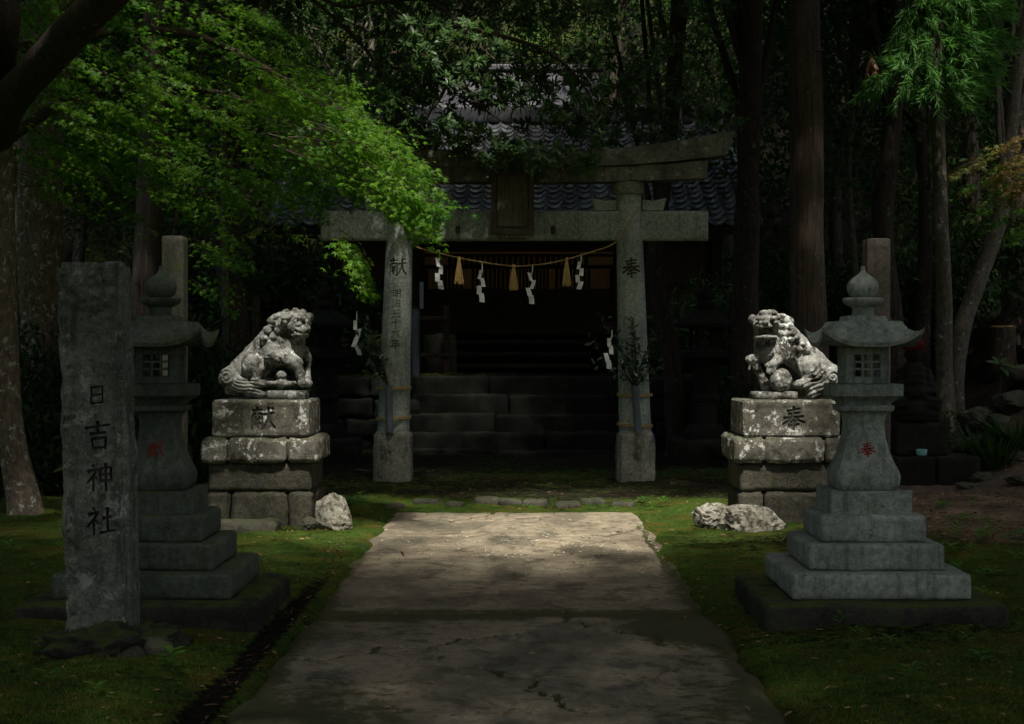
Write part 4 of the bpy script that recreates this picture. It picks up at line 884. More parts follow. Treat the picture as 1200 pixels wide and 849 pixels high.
wall(-7.2, -1.7, 24.72, 'mossy rubble wall holding the terrace on the side of the closed-mouth lion', 420); wall(1.65, 7.0, 24.72, 'mossy rubble wall holding the terrace on the side of the open-mouth lion', 430)
rst = thing('rounded_stone', 'upright stone slab with a rounded top at the head of the steps', 'stone', (at(519, 0, 26.6)[0], 26.6, 1.12))
part('slab', square([(0, .22), (.3, .22), (.55, .215), (.63, .19), (.68, .14), (.70, .07)], .3), M['rock'], rst)

# ------------------------------------------------------------------ shrine hall
FL = 1.12; SHY = 28.9
hall = thing('shrine_hall', 'dark wooden shrine hall with a glazed tile roof behind the gate', 'shrine', (0, SHY, FL))
def hp(nm, b, mat, par=hall): return part(nm, b, M[mat], par)
for x in (-3.3, -1.75, 1.75, 3.45): hp('post', box(.2, .2, 2.6, (x, 0, 1.3), .015), 'wood_dark')
for x in (-1.75, 1.75): hp('porch_post', box(.19, .19, 2.35, (x, -1.35, 1.17), .02), 'wood_dark')
hp('floor_beam', box(7.0, .22, .24, (0.07, -.18, .82), .01), 'wood_dark'); hp('floor', box(6.8, 4.2, .06, (.07, 2.05, .9), .005), 'wood_dark'); hp('head_beam', box(7.0, .2, .26, (.07, -.02, 2.45), .01), 'wood_dark'); hp('porch_beam', box(4.2, .2, .24, (0, -1.35, 2.30), .01), 'wood_dark')
for i in range(3): hp('wooden_step', box(2.4, .3, .07, (0, -.45-.3*(3-i), .17+.2*i), .008), 'wood_dark')
for s, (x0, x1) in enumerate(((-3.2, -1.86), (1.86, 3.34))):
    n = 7; w = (x1-x0)/n
    for k in range(n): hp('wall_board', box(w-.008, .03, 1.40, (x0+w*(k+.5), .02+.006*(k % 2), 1.62), .003), 'wood_red')
    hp('wall_rail', box(x1-x0, .05, .08, ((x0+x1)/2, -.02, 1.55), .005), 'wood_dark')
hp('side_wall', box(.06, 4.0, 1.6, (-3.3, 2.1, 1.6)), 'wood_red'); hp('side_wall', box(.06, 4.0, 1.6, (3.45, 2.1, 1.6)), 'wood_red'); hp('back_wall', box(6.75, .06, 1.6, (.07, 4.15, 1.6)), 'wood_light')
# open lattice transom across the middle bay, lit from the lamp inside
for z0, z1, sets in ((1.92, 2.06, ((-1.2, 1.2, .095),)), (1.50, 1.85, ((-1.35, -.95, .07), (-.80, -.2, .075), (-.1, .55, .06), (.66, 1.3, .08)))):
    tr = hp('transom', merge(box(3.3, .04, .05, (0, 0, z0-.025)), box(3.3, .04, .05, (0, 0, z1+.025))), 'wood_dark')
    for a, b, s in sets:
        for x in np.arange(a, b, s): part('slat', box(s*.72, .03, z1-z0, (x, 0, (z0+z1)/2)), M['wood_dark'], tr)
hp('door_panel', box(3.3, .04, .55, (0, .02, 1.2), .004), 'wood_dark')
for x in (-1.1, -.35, .4, 1.15): hp('door_stile', box(.07, .03, .56, (x, -.015, 1.2)), 'wood_dark')
for sx in (-1, 1):
    for k in range(12): hp('wall_slat', box(.04, .03, .5, (sx*(1.62-.0), 0, 1.6)) if k == 0 else box(.03, .04, .45, (sx*1.66, .1*k, 1.65)), 'wood_dark')
lamp_o = thing('paper_lamp', 'small warm lamp glowing inside the shrine hall', 'lamp', (0.1, SHY+2.2, FL+2.66))
lm = Mat('lamp_paper'); lm.put(lm.b.inputs['Emission Color'], (1.0, .62, .25)); lm.b.inputs['Emission Strength'].default_value = 1.2; lm.done((.8, .6, .4))
part('shade', lathe([(.08, -.14), (.13, -.1), (.15, 0), (.13, .1), (.08, .14)], 20), lm.m, lamp_o, smooth=True)
# roof: gabled, pantiles
RA = math.atan2(2.42, 5.0); EY, EZ = -2.55, 2.42; RX0, RX1 = -3.95, 3.80; SL = 5.3; ca, sa = math.cos(RA), math.sin(RA)
roof = part('roof', merge(box(RX1-RX0-.06, SL, .05, (0, SL/2, -.07)), box(RX1-RX0-.1, .1, .1, (0, .08, -.13))), M['wood_dark'], hall, ((RX0+RX1)/2, EY, EZ), (RA, 0, 0))
part('roof_back', box(RX1-RX0, SL, .06, (0, SL/2, -.05)), M['tile'], hall, ((RX0+RX1)/2, EY+SL*ca, EZ+SL*sa), (-RA, 0, 0))
def tile_mesh():
    w, l, n = .255, .30, 12; V = []
    for y, dz in ((0, 0.0), (l, -.012)):
        for th in (0, -.03):
            for i in range(n+1):
                t = i/n; z = .075*abs(2*t-0.92)**2.4-.02; V.append((-w/2+w*1.06*t, y, z+th+dz+.045-y*.11))
    m = n+1; f = []
    for i in range(n): f += [(i, i+1, 2*m+i+1, 2*m+i), (m+i+1, m+i, 3*m+i, 3*m+i+1), (i+1, i, m+i, m+i+1)]
    f += [(0, 2*m, 3*m, m), (n, m+n, 3*m+n, 2*m+n)]
    return np.array(V), f
tv, tf = tile_mesh(); tme = mesh('tile', tv, tf, M['tile'], False); tme.polygons.foreach_set('use_smooth', np.ones(len(tme.polygons), bool)); tme.set_sharp_from_angle(angle=math.radians(35))
ncol = 30; nrow = 21; rest = []; rx = np.linspace(RX0+.13, RX1-.13, ncol)-(RX0+RX1)/2; cnt = 0; cand = []
for r_ in range(nrow):
    for c in range(ncol): cand.append((r_, c))
vis = [(r_, c) for r_, c in cand if 1 <= r_ <= 11 and 5 <= c]
vis = vis[:300]; vset = set(vis)
rr_ = random.Random(3)
for r_, c in cand:
    y = r_*.245-.03; j = rr_.uniform(-.006, .006)
    if (r_, c) in vset:
        o = link('tile', tme, roof, (rx[c]+j, y+rr_.uniform(-.008, .008), 0.0), (rr_.uniform(-.02, .02), rr_.uniform(-.02, .02), rr_.uniform(-.012, .012)))
    else: rest.append((tv+np.array([rx[c]+j, y, 0]), tf))
o = part('roof_tiles', merge(*rest), M['tile'], roof); tag(o, kind='stuff'); soft(o, 35)
for s, x in ((-1, RX0), (1, RX1)):
    for k in range(17): part('verge_tile', lathe([(.075, 0), (.085, .02), (.07, .30)], 12), M['tile'], roof, (x-(RX0+RX1)/2, k*.3, .05), (-math.pi/2-.03, 0, 0))
part('ridge', block(RX1-RX0+.1, .26, .36, .05, .06, .006, 5, 500), M['tile_dark'], roof, (0, SL, -.05), (-RA, 0, 0))
for k in range(14): part('rafter', box(.07, 3.0, .08, (-3.6+k*.55, 1.45, -.14)), M['wood_dark'], roof)
# rear sanctuary rising above the hall
rear = thing('rear_sanctuary', 'grey metal roof of the rear sanctuary showing above the tile roof', 'shrine', (0.5, 35.5, FL))
part('wall', box(3.6, 2.4, 5.2, (0, 0, 2.6)), M['wood_dark'], rear)
rz0 = 1.5+(414-146)*34.2/F-FL; rz1 = 1.5+(414-82)*35.6/F-FL
for k in range(9):
    x = -2.2+k*.38; v = np.array([(x, -1.5, rz0), (x+.375, -1.5, rz0), (x+.375, 0.1, rz1), (x, 0.1, rz1)]); n = np.array([0, -.03, -.05])
    part('roof_sheet', (np.concatenate([v, v+n]), [(0, 1, 2, 3), (7, 6, 5, 4), (0, 4, 5, 1), (1, 5, 6, 2), (2, 6, 7, 3), (3, 7, 4, 0)]), M['metal'], rear)
part('ridge_cap', box(3.6, .3, .14, (-.48, .1, rz1+.03), .03), M['metal'], rear); part('eave_trim', box(3.5, .06, .12, (-.48, -1.53, rz0-.07), .01), M['wood_light'], rear)
part('back_slope', (np.array([(-2.2, .1, rz1), (1.2, .1, rz1), (1.2, 1.7, rz0), (-2.2, 1.7, rz0), (-2.2, .1, rz1-.06), (1.2, .1, rz1-.06), (1.2, 1.7, rz0-.06), (-2.2, 1.7, rz0-.06)]), [(0, 1, 2, 3), (7, 6, 5, 4), (0, 4, 5, 1), (1, 5, 6, 2), (2, 6, 7, 3), (3, 7, 4, 0)]), M['metal'], rear)
# notice, rail and drain post beside the steps
nb = thing('notice_strip', 'narrow white notice strip hung beside the shrine steps', 'notice', at(494, 362, 27.2)); part('board', box(.065, .02, .44, (0, 0, .22), .004), M['sign'], nb)
part('hanger', tube([(0, 0, .44), (0, .05, .75)], .006, 6), M['iron'], nb)
hr = thing('hand_rail', 'low wooden hand rail with square posts beside the shrine steps', 'railing', (at(505, 0, 26.0)[0], 26.0, 1.12))
for x in (-.26, .24): part('rail_post', box(.10, .10, 1.12, (x, 0, .56), .01), M['wood_dark'], hr)
for z in (.35, .92): part('rail', box(.62, .06, .07, (0, -.055, z), .01), M['wood_dark'], hr)
dp = thing('grey_post', 'slim blue-grey post standing behind the pillar with the character column', 'post', (at(487, 0, 25.6)[0], 25.6, 1.12)); part('shaft', tube([(0, 0, 0), (0, 0, 1.06)], .065, 12), M['tube'], dp)

# ------------------------------------------------------------------ trees
def gz(x, y): return float(gh(np.array(x), np.array(y)))
def in_poly(p, poly):
    x, y = p; c = False; n = len(poly)
    for i in range(n):
        (x0, y0), (x1, y1) = poly[i], poly[(i+1) % n]
        if (y0 > y) != (y1 > y) and x < (x1-x0)*(y-y0)/(y1-y0)+x0: c = not c
    return c
def poly_pts(poly, n, seed):
    r = random.Random(seed); xs = [a for a, b in poly]; ys = [b for a, b in poly]; out = []
    while len(out) < n:
        q = (r.uniform(min(xs), max(xs)), r.uniform(min(ys), max(ys)))
        if in_poly(q, poly): out.append(q)
    return out
# --- the maple that reaches over from the edge of the clearing
mroot = at(28, 612, 14.9); mroot[2] = gz(mroot[0], 14.9)
maple = thing('maple_tree', 'spreading maple with a lichen-spotted forked trunk and bright green layered leaves', 'tree', mroot)
L = lambda q: np.asarray(q, float)-mroot
tr = spline([L(at(34, 620, 14.9))-np.array([0, 0, .15]), L(at(28, 590, 14.9)), L(at(15, 520, 14.9)), L(at(6, 430, 14.9)), L(at(2, 310, 14.9)), L(at(1, 190, 14.9)), L(at(-2, 130, 14.9))], 46)
tt = np.linspace(0, 1, 46); tv_, tf_ = tube(tr, 0.115+0.03*(1-tt)+0.15*np.exp(-tt*13), 28, 0.22, 5)
trunk = part('trunk', (tv_, tf_), M['bark_lichen'], maple, smooth=True)
limbA = spline([L(at(-6, 160, 14.9)), L(at(12, 120, 14.2)), L(at(58, 66, 13.0)), L(at(122, 0, 12.2)), L(at(190, -70, 11.8)), L(at(300, -130, 11.8))], 36)
limbB = spline([L(at(-6, 170, 14.9)), L(at(-2, 90, 14.2)), L(at(6, 0, 13.6)), L(at(-4, -120, 15.2)), L(at(30, -240, 15.4))], 26)
limbC = spline([L(at(-6, 175, 14.95)), L(at(60, 130, 15.5)), L(at(150, 100, 15.9)), L(at(260, 110, 15.4)), L(at(350, 150, 14.8)), L(at(430, 205, 14.2))], 40)
limbD = spline([L(at(10, 60, 15.0)), L(at(110, 40, 15.5)), L(at(220, 40, 15.6)), L(at(320, 85, 15.2)), L(at(410, 150, 14.7)), L(at(480, 215, 14.2))], 40)
for nm, l, a, b in (('limb', limbA, .165, .11), ('limb', limbB, .15, .09), ('limb', limbC, .06, .008), ('limb', limbD, .055, .008)):
    part(nm, tube(l, np.linspace(a, b, len(l)), 16 if a > .1 else 8, 0.16, 9), M['bark_dark'] if a > .1 else M['twig'], maple, smooth=True)
def sprays(poly, n, seed, dlo, dhi, per, ls, slope=(1, 0.35, -.30), reach=.55):
    r = np.random.default_rng(seed); P, A, N, S, T = [], [], [], [], []
    for (px, py) in poly_pts(poly, n, seed):
        d = r.uniform(dlo, dhi); sh_ = py-.52*px*np.sign(slope[0]); py = py-sh_+(round(sh_/27)*27+r.normal()*5); c = L(at(px, py, d)); ax = unit(np.array(slope)*np.array([1, 1, 1])+r.normal(size=3)*np.array([.4, .6, .09])); side = unit(np.cross(ax, (0, 0, 1)))
        up = np.cross(side, ax); ln = reach*r.uniform(.6, 1.25); m = int(per*r.uniform(.6, 1.3)); t = r.random(m)**.8; s = r.normal(size=m)*.42*(1.15-t*.8)
        p = c+ax*(t-.6)[:, None]*ln+side*(s*ln)[:, None]+up*(r.normal(size=m)*.02-.10*(s**2)-.10*t**2)[:, None]*1.0
        P.append(p); dirs = unit(ax+side*(np.sign(s)*np.abs(s)*1.6)[:, None]+r.normal(size=(m, 3))*.35+np.array([0, 0, -.25])); A.append(dirs)
        N.append(unit(np.array([0, -.42, .85])+r.normal(size=(m, 3))*.3)); S.append(ls*r.uniform(.65, 1.2, m)); T.append(tube(spline([c-ax*ln*.55+np.array([0, 0, .02])+r.normal(size=3)*.03, c-ax*.1*ln+r.normal(size=3)*.02, c+ax*ln*.35-np.array([0, 0, .03])], 5), [.0045, .0035, .003, .002, .0012], 4, cap=False))
    return (np.concatenate(P), np.concatenate(A), np.concatenate(N), np.concatenate(S)), T
canopy = [(15, 0), (275, 0), (335, 28), (388, 75), (425, 122), (470, 170), (508, 222), (520, 245), (500, 255), (460, 235), (415, 225), (350, 225), (330, 225), (250, 225), (200, 200), (120, 190), (60, 170), (15, 140)]
hang = [(440, 215), (485, 222), (520, 245), (508, 262), (465, 242)]; hang2 = [(402, 292), (425, 285), (450, 325), (430, 338), (408, 320)]
low = [(40, 170), (330, 215), (370, 250), (350, 275), (290, 250), (270, 330), (255, 370), (240, 290), (210, 260), (120, 240), (50, 230)]
sets = [sprays(canopy, 260, 1, 14.3, 16.6, 56, .052), sprays([(320, 90), (385, 90), (465, 165), (518, 238), (480, 240), (405, 215), (335, 185)], 110, 2, 13.2, 14.4, 56, .051), sprays(hang, 26, 3, 13.2, 14.4, 46, .05, (1, .1, -.7), .36), sprays(hang2, 12, 5, 13.4, 14.2, 46, .05, (.6, .1, -.8), .34), sprays(low, 70, 4, 15, 17, 50, .046)]
def thin(P, q):      # leaves that would stand in the sun gap over the lion are fewer
    W = P+mroot; t = (W[:, 2]-1.45)/SUN.z; G = W-t[:, None]*np.array(SUN); return q.random(len(P)) > .97*np.exp(-(((G[:, 0]+2.15)/.6)**2+((G[:, 1]-14.45)/.55)**2)**2)
lv = []
for s in sets:
    k_ = thin(s[0][0], np.random.default_rng(6)); lv.append(leaves(*[a[k_] for a in s[0]], MAPLE))
part('crown', cat(lv), M['maple'], maple); tag(part('twigs', merge(*[t for s in sets for t in s[1]]), M['twig'], maple), kind='stuff')
# --- broad-leaved evergreen hanging in front of the roof
ev = thing('evergreen_tree', 'glossy broad-leaved evergreen with branches hanging before the gate and roof', 'tree', (-3.6, 20.6, gz(-3.6, 20.6))); eo = np.array(ev.location)
E = lambda q: np.asarray(q, float)-eo
part('trunk', tube(spline([(0, 0, -.1), (.1, 0, 1.5), (-.05, -.1, 3.2), (.2, -.2, 5.0), (.5, -.3, 7.5), (.6, -.2, 9.5)], 40), np.linspace(.19, .07, 40), 18, .2, 4), M['bark_dark'], ev, smooth=True)
br = [[E(at(300, -60, 20.3)), E(at(390, 5, 19.4)), E(at(445, 3, 19.0)), E(at(470, 35, 18.6)), E(at(490, 60, 18.4))], [E(at(445, 3, 19)), E(at(500, 0, 18.8)), E(at(540, 30, 18.4)), E(at(580, 70, 18.2)), E(at(610, 62, 18.2))],
      [E(at(490, 60, 18.4)), E(at(520, 100, 18.3)), E(at(505, 130, 18.3)), E(at(497, 145, 18.3))], [E(at(520, 95, 18.3)), E(at(540, 98, 18.2)), E(at(570, 130, 18.1)), E(at(620, 160, 18.2))], [E(at(300, -60, 20.3)), E(at(430, 60, 19.5)), E(at(440, 110, 19.2)), E(at(470, 100, 19))],
      [E(at(540, 30, 18.4)), E(at(640, 60, 18.6)), E(at(690, 110, 18.6)), E(at(700, 150, 18.6))]]
for b in br: part('branch', tube(spline(b, 24), np.linspace(.028, .008, 24), 7, .2, 3), M['twig'], ev, smooth=True)
def whorls(poly, n, seed, dlo, dhi, ls, per, O):
    r = np.random.default_rng(seed); P, A, N, S, T = [], [], [], [], []
    for px, py in poly_pts(poly, n, seed):
        c = O(at(px, py, r.uniform(dlo, dhi))); ax = unit(np.array([.25, -.45, .6])+r.normal(size=3)*.45); m = int(per*r.uniform(.7, 1.3)); a = np.arange(m)*2.4+r.random(); s1 = unit(np.cross(ax, r.normal(size=3))); s2 = np.cross(ax, s1)
        rad = s1*np.cos(a)[:, None]+s2*np.sin(a)[:, None]; k = r.uniform(.1, .75, m)[:, None]; dr = unit(rad*(1-.45*k)+ax*k*.9+np.array([0, 0, -.12])); P.append(c+ax*r.uniform(-.03, .03, m)[:, None]); A.append(dr)
        N.append(unit(ax+np.array([0, 0, .4])+r.normal(size=(m, 3))*.2)); S.append(ls*r.uniform(.7, 1.2, m)); T.append(tube([c-ax*.22+np.array([0, .05, -.03]), c-ax*.1, c], [.005, .004, .003], 4, cap=False))
    return leaves(np.concatenate(P), np.concatenate(A), np.concatenate(N), np.concatenate(S), BROAD), T
w = [whorls([(472, 25), (540, 25), (590, 40), (600, 62), (560, 75), (615, 105), (612, 130), (560, 115), (500, 95), (478, 70)], 130, 1, 17.9, 18.6, .105, 13, E),
     whorls([(430, 90), (480, 95), (530, 140), (600, 165), (700, 180), (690, 205), (580, 205), (530, 175), (470, 160), (425, 125)], 190, 2, 18.1, 19.0, .11, 12, E),
     whorls([(600, 55), (700, 60), (712, 130), (700, 170), (610, 150)], 150, 3, 18.4, 19.6, .11, 11, E), whorls([(440, -20), (720, -20), (720, 30), (600, 40), (480, 25)], 230, 5, 18.6, 20.5, .11, 11, E), whorls([(380, -20), (480, 0), (470, 90), (420, 120), (395, 70)], 70, 6, 19.5, 20.6, .11, 10, E), whorls([(690, 110), (760, 80), (860, 110), (875, 150), (800, 165), (700, 178)], 130, 7, 19.6, 21.4, .11, 11, E), whorls([(430, 62), (620, 58), (650, 118), (520, 128), (440, 118)], 130, 10, 19.0, 20.4, .11, 11, E), whorls([(440, 130), (520, 150), (560, 185), (500, 185), (450, 165)], 60, 8, 18.6, 19.6, .11, 11, E), whorls([(700, 0), (860, 0), (870, 80), (720, 100)], 90, 9, 20, 22, .12, 11, E)]
part('crown', cat([x[0] for x in w]), M['evergreen'], ev); tag(part('twigs', merge(*[t for x in w for t in x[1]]), M['twig'], ev), kind='stuff')
# --- named trunks around the clearing, crowns mostly above the frame
def crown_cloud(c, r, n, ls, seed, tmpl=DIAM, keep=None, clusters=60, sig=.16):
    q = np.random.default_rng(seed); cc = randdir(clusters, q)*(q.random(clusters)**.4)[:, None]*np.array(r)+np.array(c); k = q.integers(0, clusters, n)
    P = cc[k]+q.normal(size=(n, 3))*np.array(r)*np.array([sig, sig, sig*1.0])
    if keep is not None: P = P[keep(P, q)]
    n = len(P); A = unit(q.normal(size=(n, 3))+np.array([0, 0, -.3])); N = unit(q.normal(size=(n, 3))*.7+np.array([0, 0, .8])); return leaves(P, A, N, ls*q.uniform(.6, 1.25, n), tmpl)
def standing(name, label, pts, r0, r1, barkm, crown=None, leafm='forest', seed=1, flare=.6, seg=20, group=None, ls=.16, n=5000, wob=.16):
    b = np.array(pts[0]); b[2] = gz(b[0], b[1]); t = thing(name, label, 'tree', b, 0, group); q = [np.array(p)-b for p in pts]; q[0] = np.array([0, 0, -.15]); c = spline(q, 46); u = np.linspace(0, 1, 46)
    part('trunk', tube(c, r0+(r1-r0)*u+r0*flare*np.exp(-u*18), seg, wob, seed), M[barkm], t, smooth=True)
    if crown:
        cc, cr = crown; top = c[-1]; q2 = np.random.default_rng(seed); bs = []
        for k in range(9):
            p0 = c[int(28+k*1.9)]; e = np.array(cc)-b+randdir(1, q2)[0]*np.array(cr)*.8; bs.append(tube(spline([p0, (p0+e)/2+np.array([0, 0, .3]), e], 8), np.linspace(r1*.5, .012, 8), 6, .1, k))
        part('branches', merge(*bs), M[barkm], t, smooth=True); part('crown', crown_cloud(np.array(cc)-b, cr, n, ls, seed), M[leafm], t)
    return t
standing('cedar_tree', 'tall straight cedar trunk rising behind the open-mouth lion', [at(950, 500, 21.6), at(946, 300, 21.6), at(944, 120, 21.6), at(940, -60, 21.6), at(940, -400, 21.6)], .262, .20, 'bark_cedar', ((3.7, 21.6, 11), (2.6, 2.6, 2.6)), 'forest_dark', 11, .25, n=7000)
yc = standing('young_cedar', 'young cedar with bright drooping needles and a thin pale trunk', [at(1122, 545, 21.0), at(1108, 470, 21), at(1106, 330, 21), at(1101, 200, 21), at(1099, 100, 21), at(1097, -40, 21)], .115, .07, 'bark_grey', None, seed=12, flare=.7)
yo = np.array(yc.location); Y = lambda q: np.asarray(q, float)-yo
def needle_sprays(poly, n, seed, dlo, dhi, O):
    r = np.random.default_rng(seed); P, A, N, S, T = [], [], [], [], []
    for px, py in poly_pts(poly, n, seed):
        c = O(at(px, py, r.uniform(dlo, dhi))); ax = unit(np.array([(px-1085)/60., -.5, -.55])+r.normal(size=3)*.35); ln = r.uniform(.25, .5); m = 46; t = np.linspace(0, 1, m); cur = c+ax*(t*ln)[:, None]+np.array([0, 0, .12])*(t*(1-t))[:, None]*1.5
        rad = randdir(m, r); P.append(cur); A.append(unit(ax*.9+rad*.62)); N.append(randdir(m, r)); S.append(r.uniform(.10, .19, m)); T.append(tube(cur[::9], np.linspace(.006, .002, len(cur[::9])), 4, cap=False))
    return leaves(np.concatenate(P), np.concatenate(A), np.concatenate(N), np.concatenate(S), NEED), T
n1 = needle_sprays([(1050, 30), (1085, -10), (1150, -10), (1158, 60), (1140, 100), (1100, 112), (1060, 100), (1015, 100), (1030, 85), (1060, 75)], 210, 3, 20.4, 21.4, Y)
n2 = needle_sprays([(1040, -60), (1160, -60), (1160, 0), (1050, 10)], 40, 4, 20.4, 21.6, Y)
part('needles', cat([n1[0], n2[0]]), M['cedar'], yc); tag(part('twigs', merge(*n1[1], *n2[1]), M['twig'], yc), kind='stuff')
tsp = [('leaning_tree', 'pale trunk leaning outward beside the young cedar', [at(1116, 470, 22), at(1124, 400, 22), at(1150, 320, 22.1), at(1172, 255, 22.2), at(1180, 180, 22.3), at(1215, -100, 22.5)], .125, .09, 'bark_grey', 21),
       ('dark_tree', 'dark gently curved trunk between the cedar and young cedar', [at(1052, 470, 23.5), at(1046, 380, 23.5), at(1034, 260, 23.5), at(1044, 170, 23.5), at(1048, 60, 23.5), at(1050, -200, 23.5)], .17, .12, 'bark_dark', 22),
       ('slope_tree', 'reddish straight trunk on the slope behind the leaning trunk', [at(1186, 400, 24.5), at(1188, 300, 24.5), at(1190, 150, 24.5), at(1194, -200, 24.5)], .19, .14, 'bark_cedar', 23),
       ('thin_tree', 'thin crooked stem close behind the cedar trunk', [at(1012, 480, 25), at(1003, 330, 25), at(994, 200, 25), at(1000, 100, 25), at(996, -150, 25)], .06, .035, 'bark_grey', 24),
       ('old_tree', 'broad dark mossy trunk standing behind the inscribed marker', [at(52, 540, 18.5), at(50, 400, 18.5), at(46, 250, 18.5), at(52, 100, 18.5), at(56, -200, 18.5)], .27, .2, 'bark_lichen', 25),
       ('slim_tree', 'slim straight stem behind the darker lantern', [at(263, 500, 20), at(264, 350, 20), at(262, 200, 20), at(265, -100, 20)], .05, .03, 'bark_grey', 26),
       ('gate_tree', 'dark trunk standing just beyond the end of the gate lintels', [at(872, 520, 23.2), at(874, 300, 23.2), at(878, 150, 23.2), at(884, -150, 23.2)], .2, .14, 'bark_dark', 27),
       ('twisted_tree', 'twisted dark trunk beside the shrine wall boards', [at(795, 500, 24.0), at(786, 420, 24), at(772, 350, 24), at(768, 290, 24), at(790, 120, 24.3), at(800, -150, 24.3)], .15, .09, 'bark_dark', 28)]
for nm, lb, p, a, b, bk, sd in tsp:
    tp = p[-1]; standing(nm, lb, p, a, b, bk, ((tp[0], tp[1]+.5, tp[2]+1.2), (2.3, 2.3, 1.7)), 'forest_dark', sd, .35, n=3600)
# turning maple reaching in from the edge of the frame
am = standing('turning_maple', 'small maple with yellowing leaves reaching in beside the leaning trunk', [at(1235, 500, 19.5), at(1228, 380, 19.5), at(1215, 280, 19.4), at(1205, 200, 19.2)], .07, .03, 'bark_grey', None, seed=31)
amo = np.array(am.location); Lold = L; L = lambda q: np.asarray(q, float)-amo
s1 = sprays([(1100, 205), (1150, 178), (1215, 160), (1225, 235), (1160, 215)], 34, 41, 18.6, 19.6, 34, .062, (-1, -.1, -.18), .5); s2 = sprays([(1130, 215), (1215, 215), (1215, 290), (1150, 260)], 16, 42, 18.8, 19.8, 30, .062, (-1, 0, -.3), .45)
part('crown', leaves(*s1[0], MAPLE), M['maple_autumn'], am); part('low_leaves', leaves(*s2[0], MAPLE), M['maple'], am); tag(part('twigs', merge(*s1[1], *s2[1]), M['twig'], am), kind='stuff')
L = Lold
# withered leaf bundle hung up in the branches
dh = thing('withered_leaf_bundle', 'brown withered leaf bundle dangling beside the cedar trunk', 'dead leaves', at(1021, 92, 20.8)); r = np.random.default_rng(5)
v = leaves(r.normal(size=(26, 3))*np.array([.03, .03, .09])+np.array([0, 0, .18]), unit(r.normal(size=(26, 3))*.35+np.array([0, 0, -1])), randdir(26, r), r.uniform(.12, .2, 26), BROAD); part('leaves', v, M['dead'], dh)
part('dead_twig', tube(spline([at(1021, 68, 20.8)-at(1021, 92, 20.8), at(990, 62, 21.1)-at(1021, 92, 20.8), at(945, 60, 21.5)-at(1021, 92, 20.8)], 10), .009, 5), M['twig'], dh)
# --- forest on the slope: five kinds of tree, copied
def proto(name, seed, Hh, r0, cc, cr, n, ls, leafm, barkm):
    t = thing(name, '', 'tree'); q = np.random.default_rng(seed); c = spline([(0, 0, -.3), (q.normal()*.15, q.normal()*.15, Hh*.35), (q.normal()*.3, q.normal()*.3, Hh*.7), (q.normal()*.3, q.normal()*.3, Hh)], 26)
    part('trunk', tube(c, np.linspace(r0, r0*.35, 26)+r0*.5*np.exp(-np.linspace(0, 1, 26)*14), 12, .2, seed), M[barkm], t, smooth=True); bs = []
    for k in range(12):
        p0 = c[10+k]; e = np.array([0, 0, cc])+randdir(1, q)[0]*np.array(cr)*.85; bs.append(tube(spline([p0, (p0+e)/2+np.array([0, 0, .2]), e], 7), np.linspace(r0*.3, .015, 7), 5))
    part('branches', merge(*bs), M[barkm], t, smooth=True); part('crown', crown_cloud((0, 0, cc), cr, n, ls, seed, clusters=110, sig=.13), M[leafm], t); return t
kinds = [(proto('forest_tree', 61, 11, .16, 7.5, (2.6, 2.6, 4.2), 7500, .17, 'forest', 'bark_dark'), 'leafy forest tree on the wooded slope behind the shrine', 'leafy trees on the slope'),
         (proto('forest_tree', 62, 13, .2, 8.5, (2.4, 2.4, 5.5), 7500, .17, 'forest_dark', 'bark_cedar'), 'tall dark evergreen tree on the wooded slope behind the shrine', 'dark evergreens on the slope'),
         (proto('forest_tree', 63, 8, .12, 5.0, (2.4, 2.4, 3.4), 7000, .15, 'forest', 'bark_grey'), 'mid-height bushy tree filling the wood behind the shrine', 'bushy trees on the slope')]
rt = random.Random(17); spots = []
for _ in range(4000):
    x, y = rt.uniform(-17, 17), rt.uniform(24.5, 47)
    if abs(x) < 5.6 and y < 38.5: continue
    if abs(x) > .32*y+3.5: continue
    if all((x-a)**2+(y-b)**2 > 2.6**2 for a, b in spots): spots.append((x, y))
    if len(spots) >= 52: break
used = set()
for i, (x, y) in enumerate(spots):
    k = rt.choice((0, 0, 1, 1, 2, 2)); src, lab, grp = kinds[k]; o = src if k not in used else copy_tree(src); used.add(k); o.location = (x, y, gz(x, y)); o.rotation_euler = (0, 0, rt.uniform(0, 6.28)); s = rt.uniform(.8, 1.2); o.scale = (s, s, s); tag(o, lab, 'tree', grp)
# --- undergrowth shrubs
def shrub(seed, leafm, r, n, ls, tmpl=DIAM):
    t = thing('shrub', '', 'shrub'); q = np.random.default_rng(seed); st = [tube(spline([(q.normal()*.05, q.normal()*.05, -.1), (q.normal()*.3*r, q.normal()*.3*r, r*.6), (q.normal()*.6*r, q.normal()*.6*r, r*1.3)], 7), np.linspace(.02, .006, 7), 5) for k in range(9)]
    part('stems', merge(*st), M['bark_dark'], t); part('foliage', crown_cloud((0, 0, r*.85), (r, r, r*.8), n, ls, seed, tmpl, clusters=40, sig=.2), M[leafm], t); return t
sk = [(shrub(71, 'forest_dark', .9, 2600, .12, BROAD), 'dark broad-leaved shrub in the shaded undergrowth', 'dark shrubs in the undergrowth'), (shrub(72, 'forest', .8, 2600, .10), 'fine-leaved green shrub in the shaded undergrowth', 'fine-leaved shrubs in the undergrowth'), (shrub(73, 'evergreen', .7, 1500, .12, BROAD), 'glossy shrub in the shaded undergrowth', 'glossy shrubs in the undergrowth')]
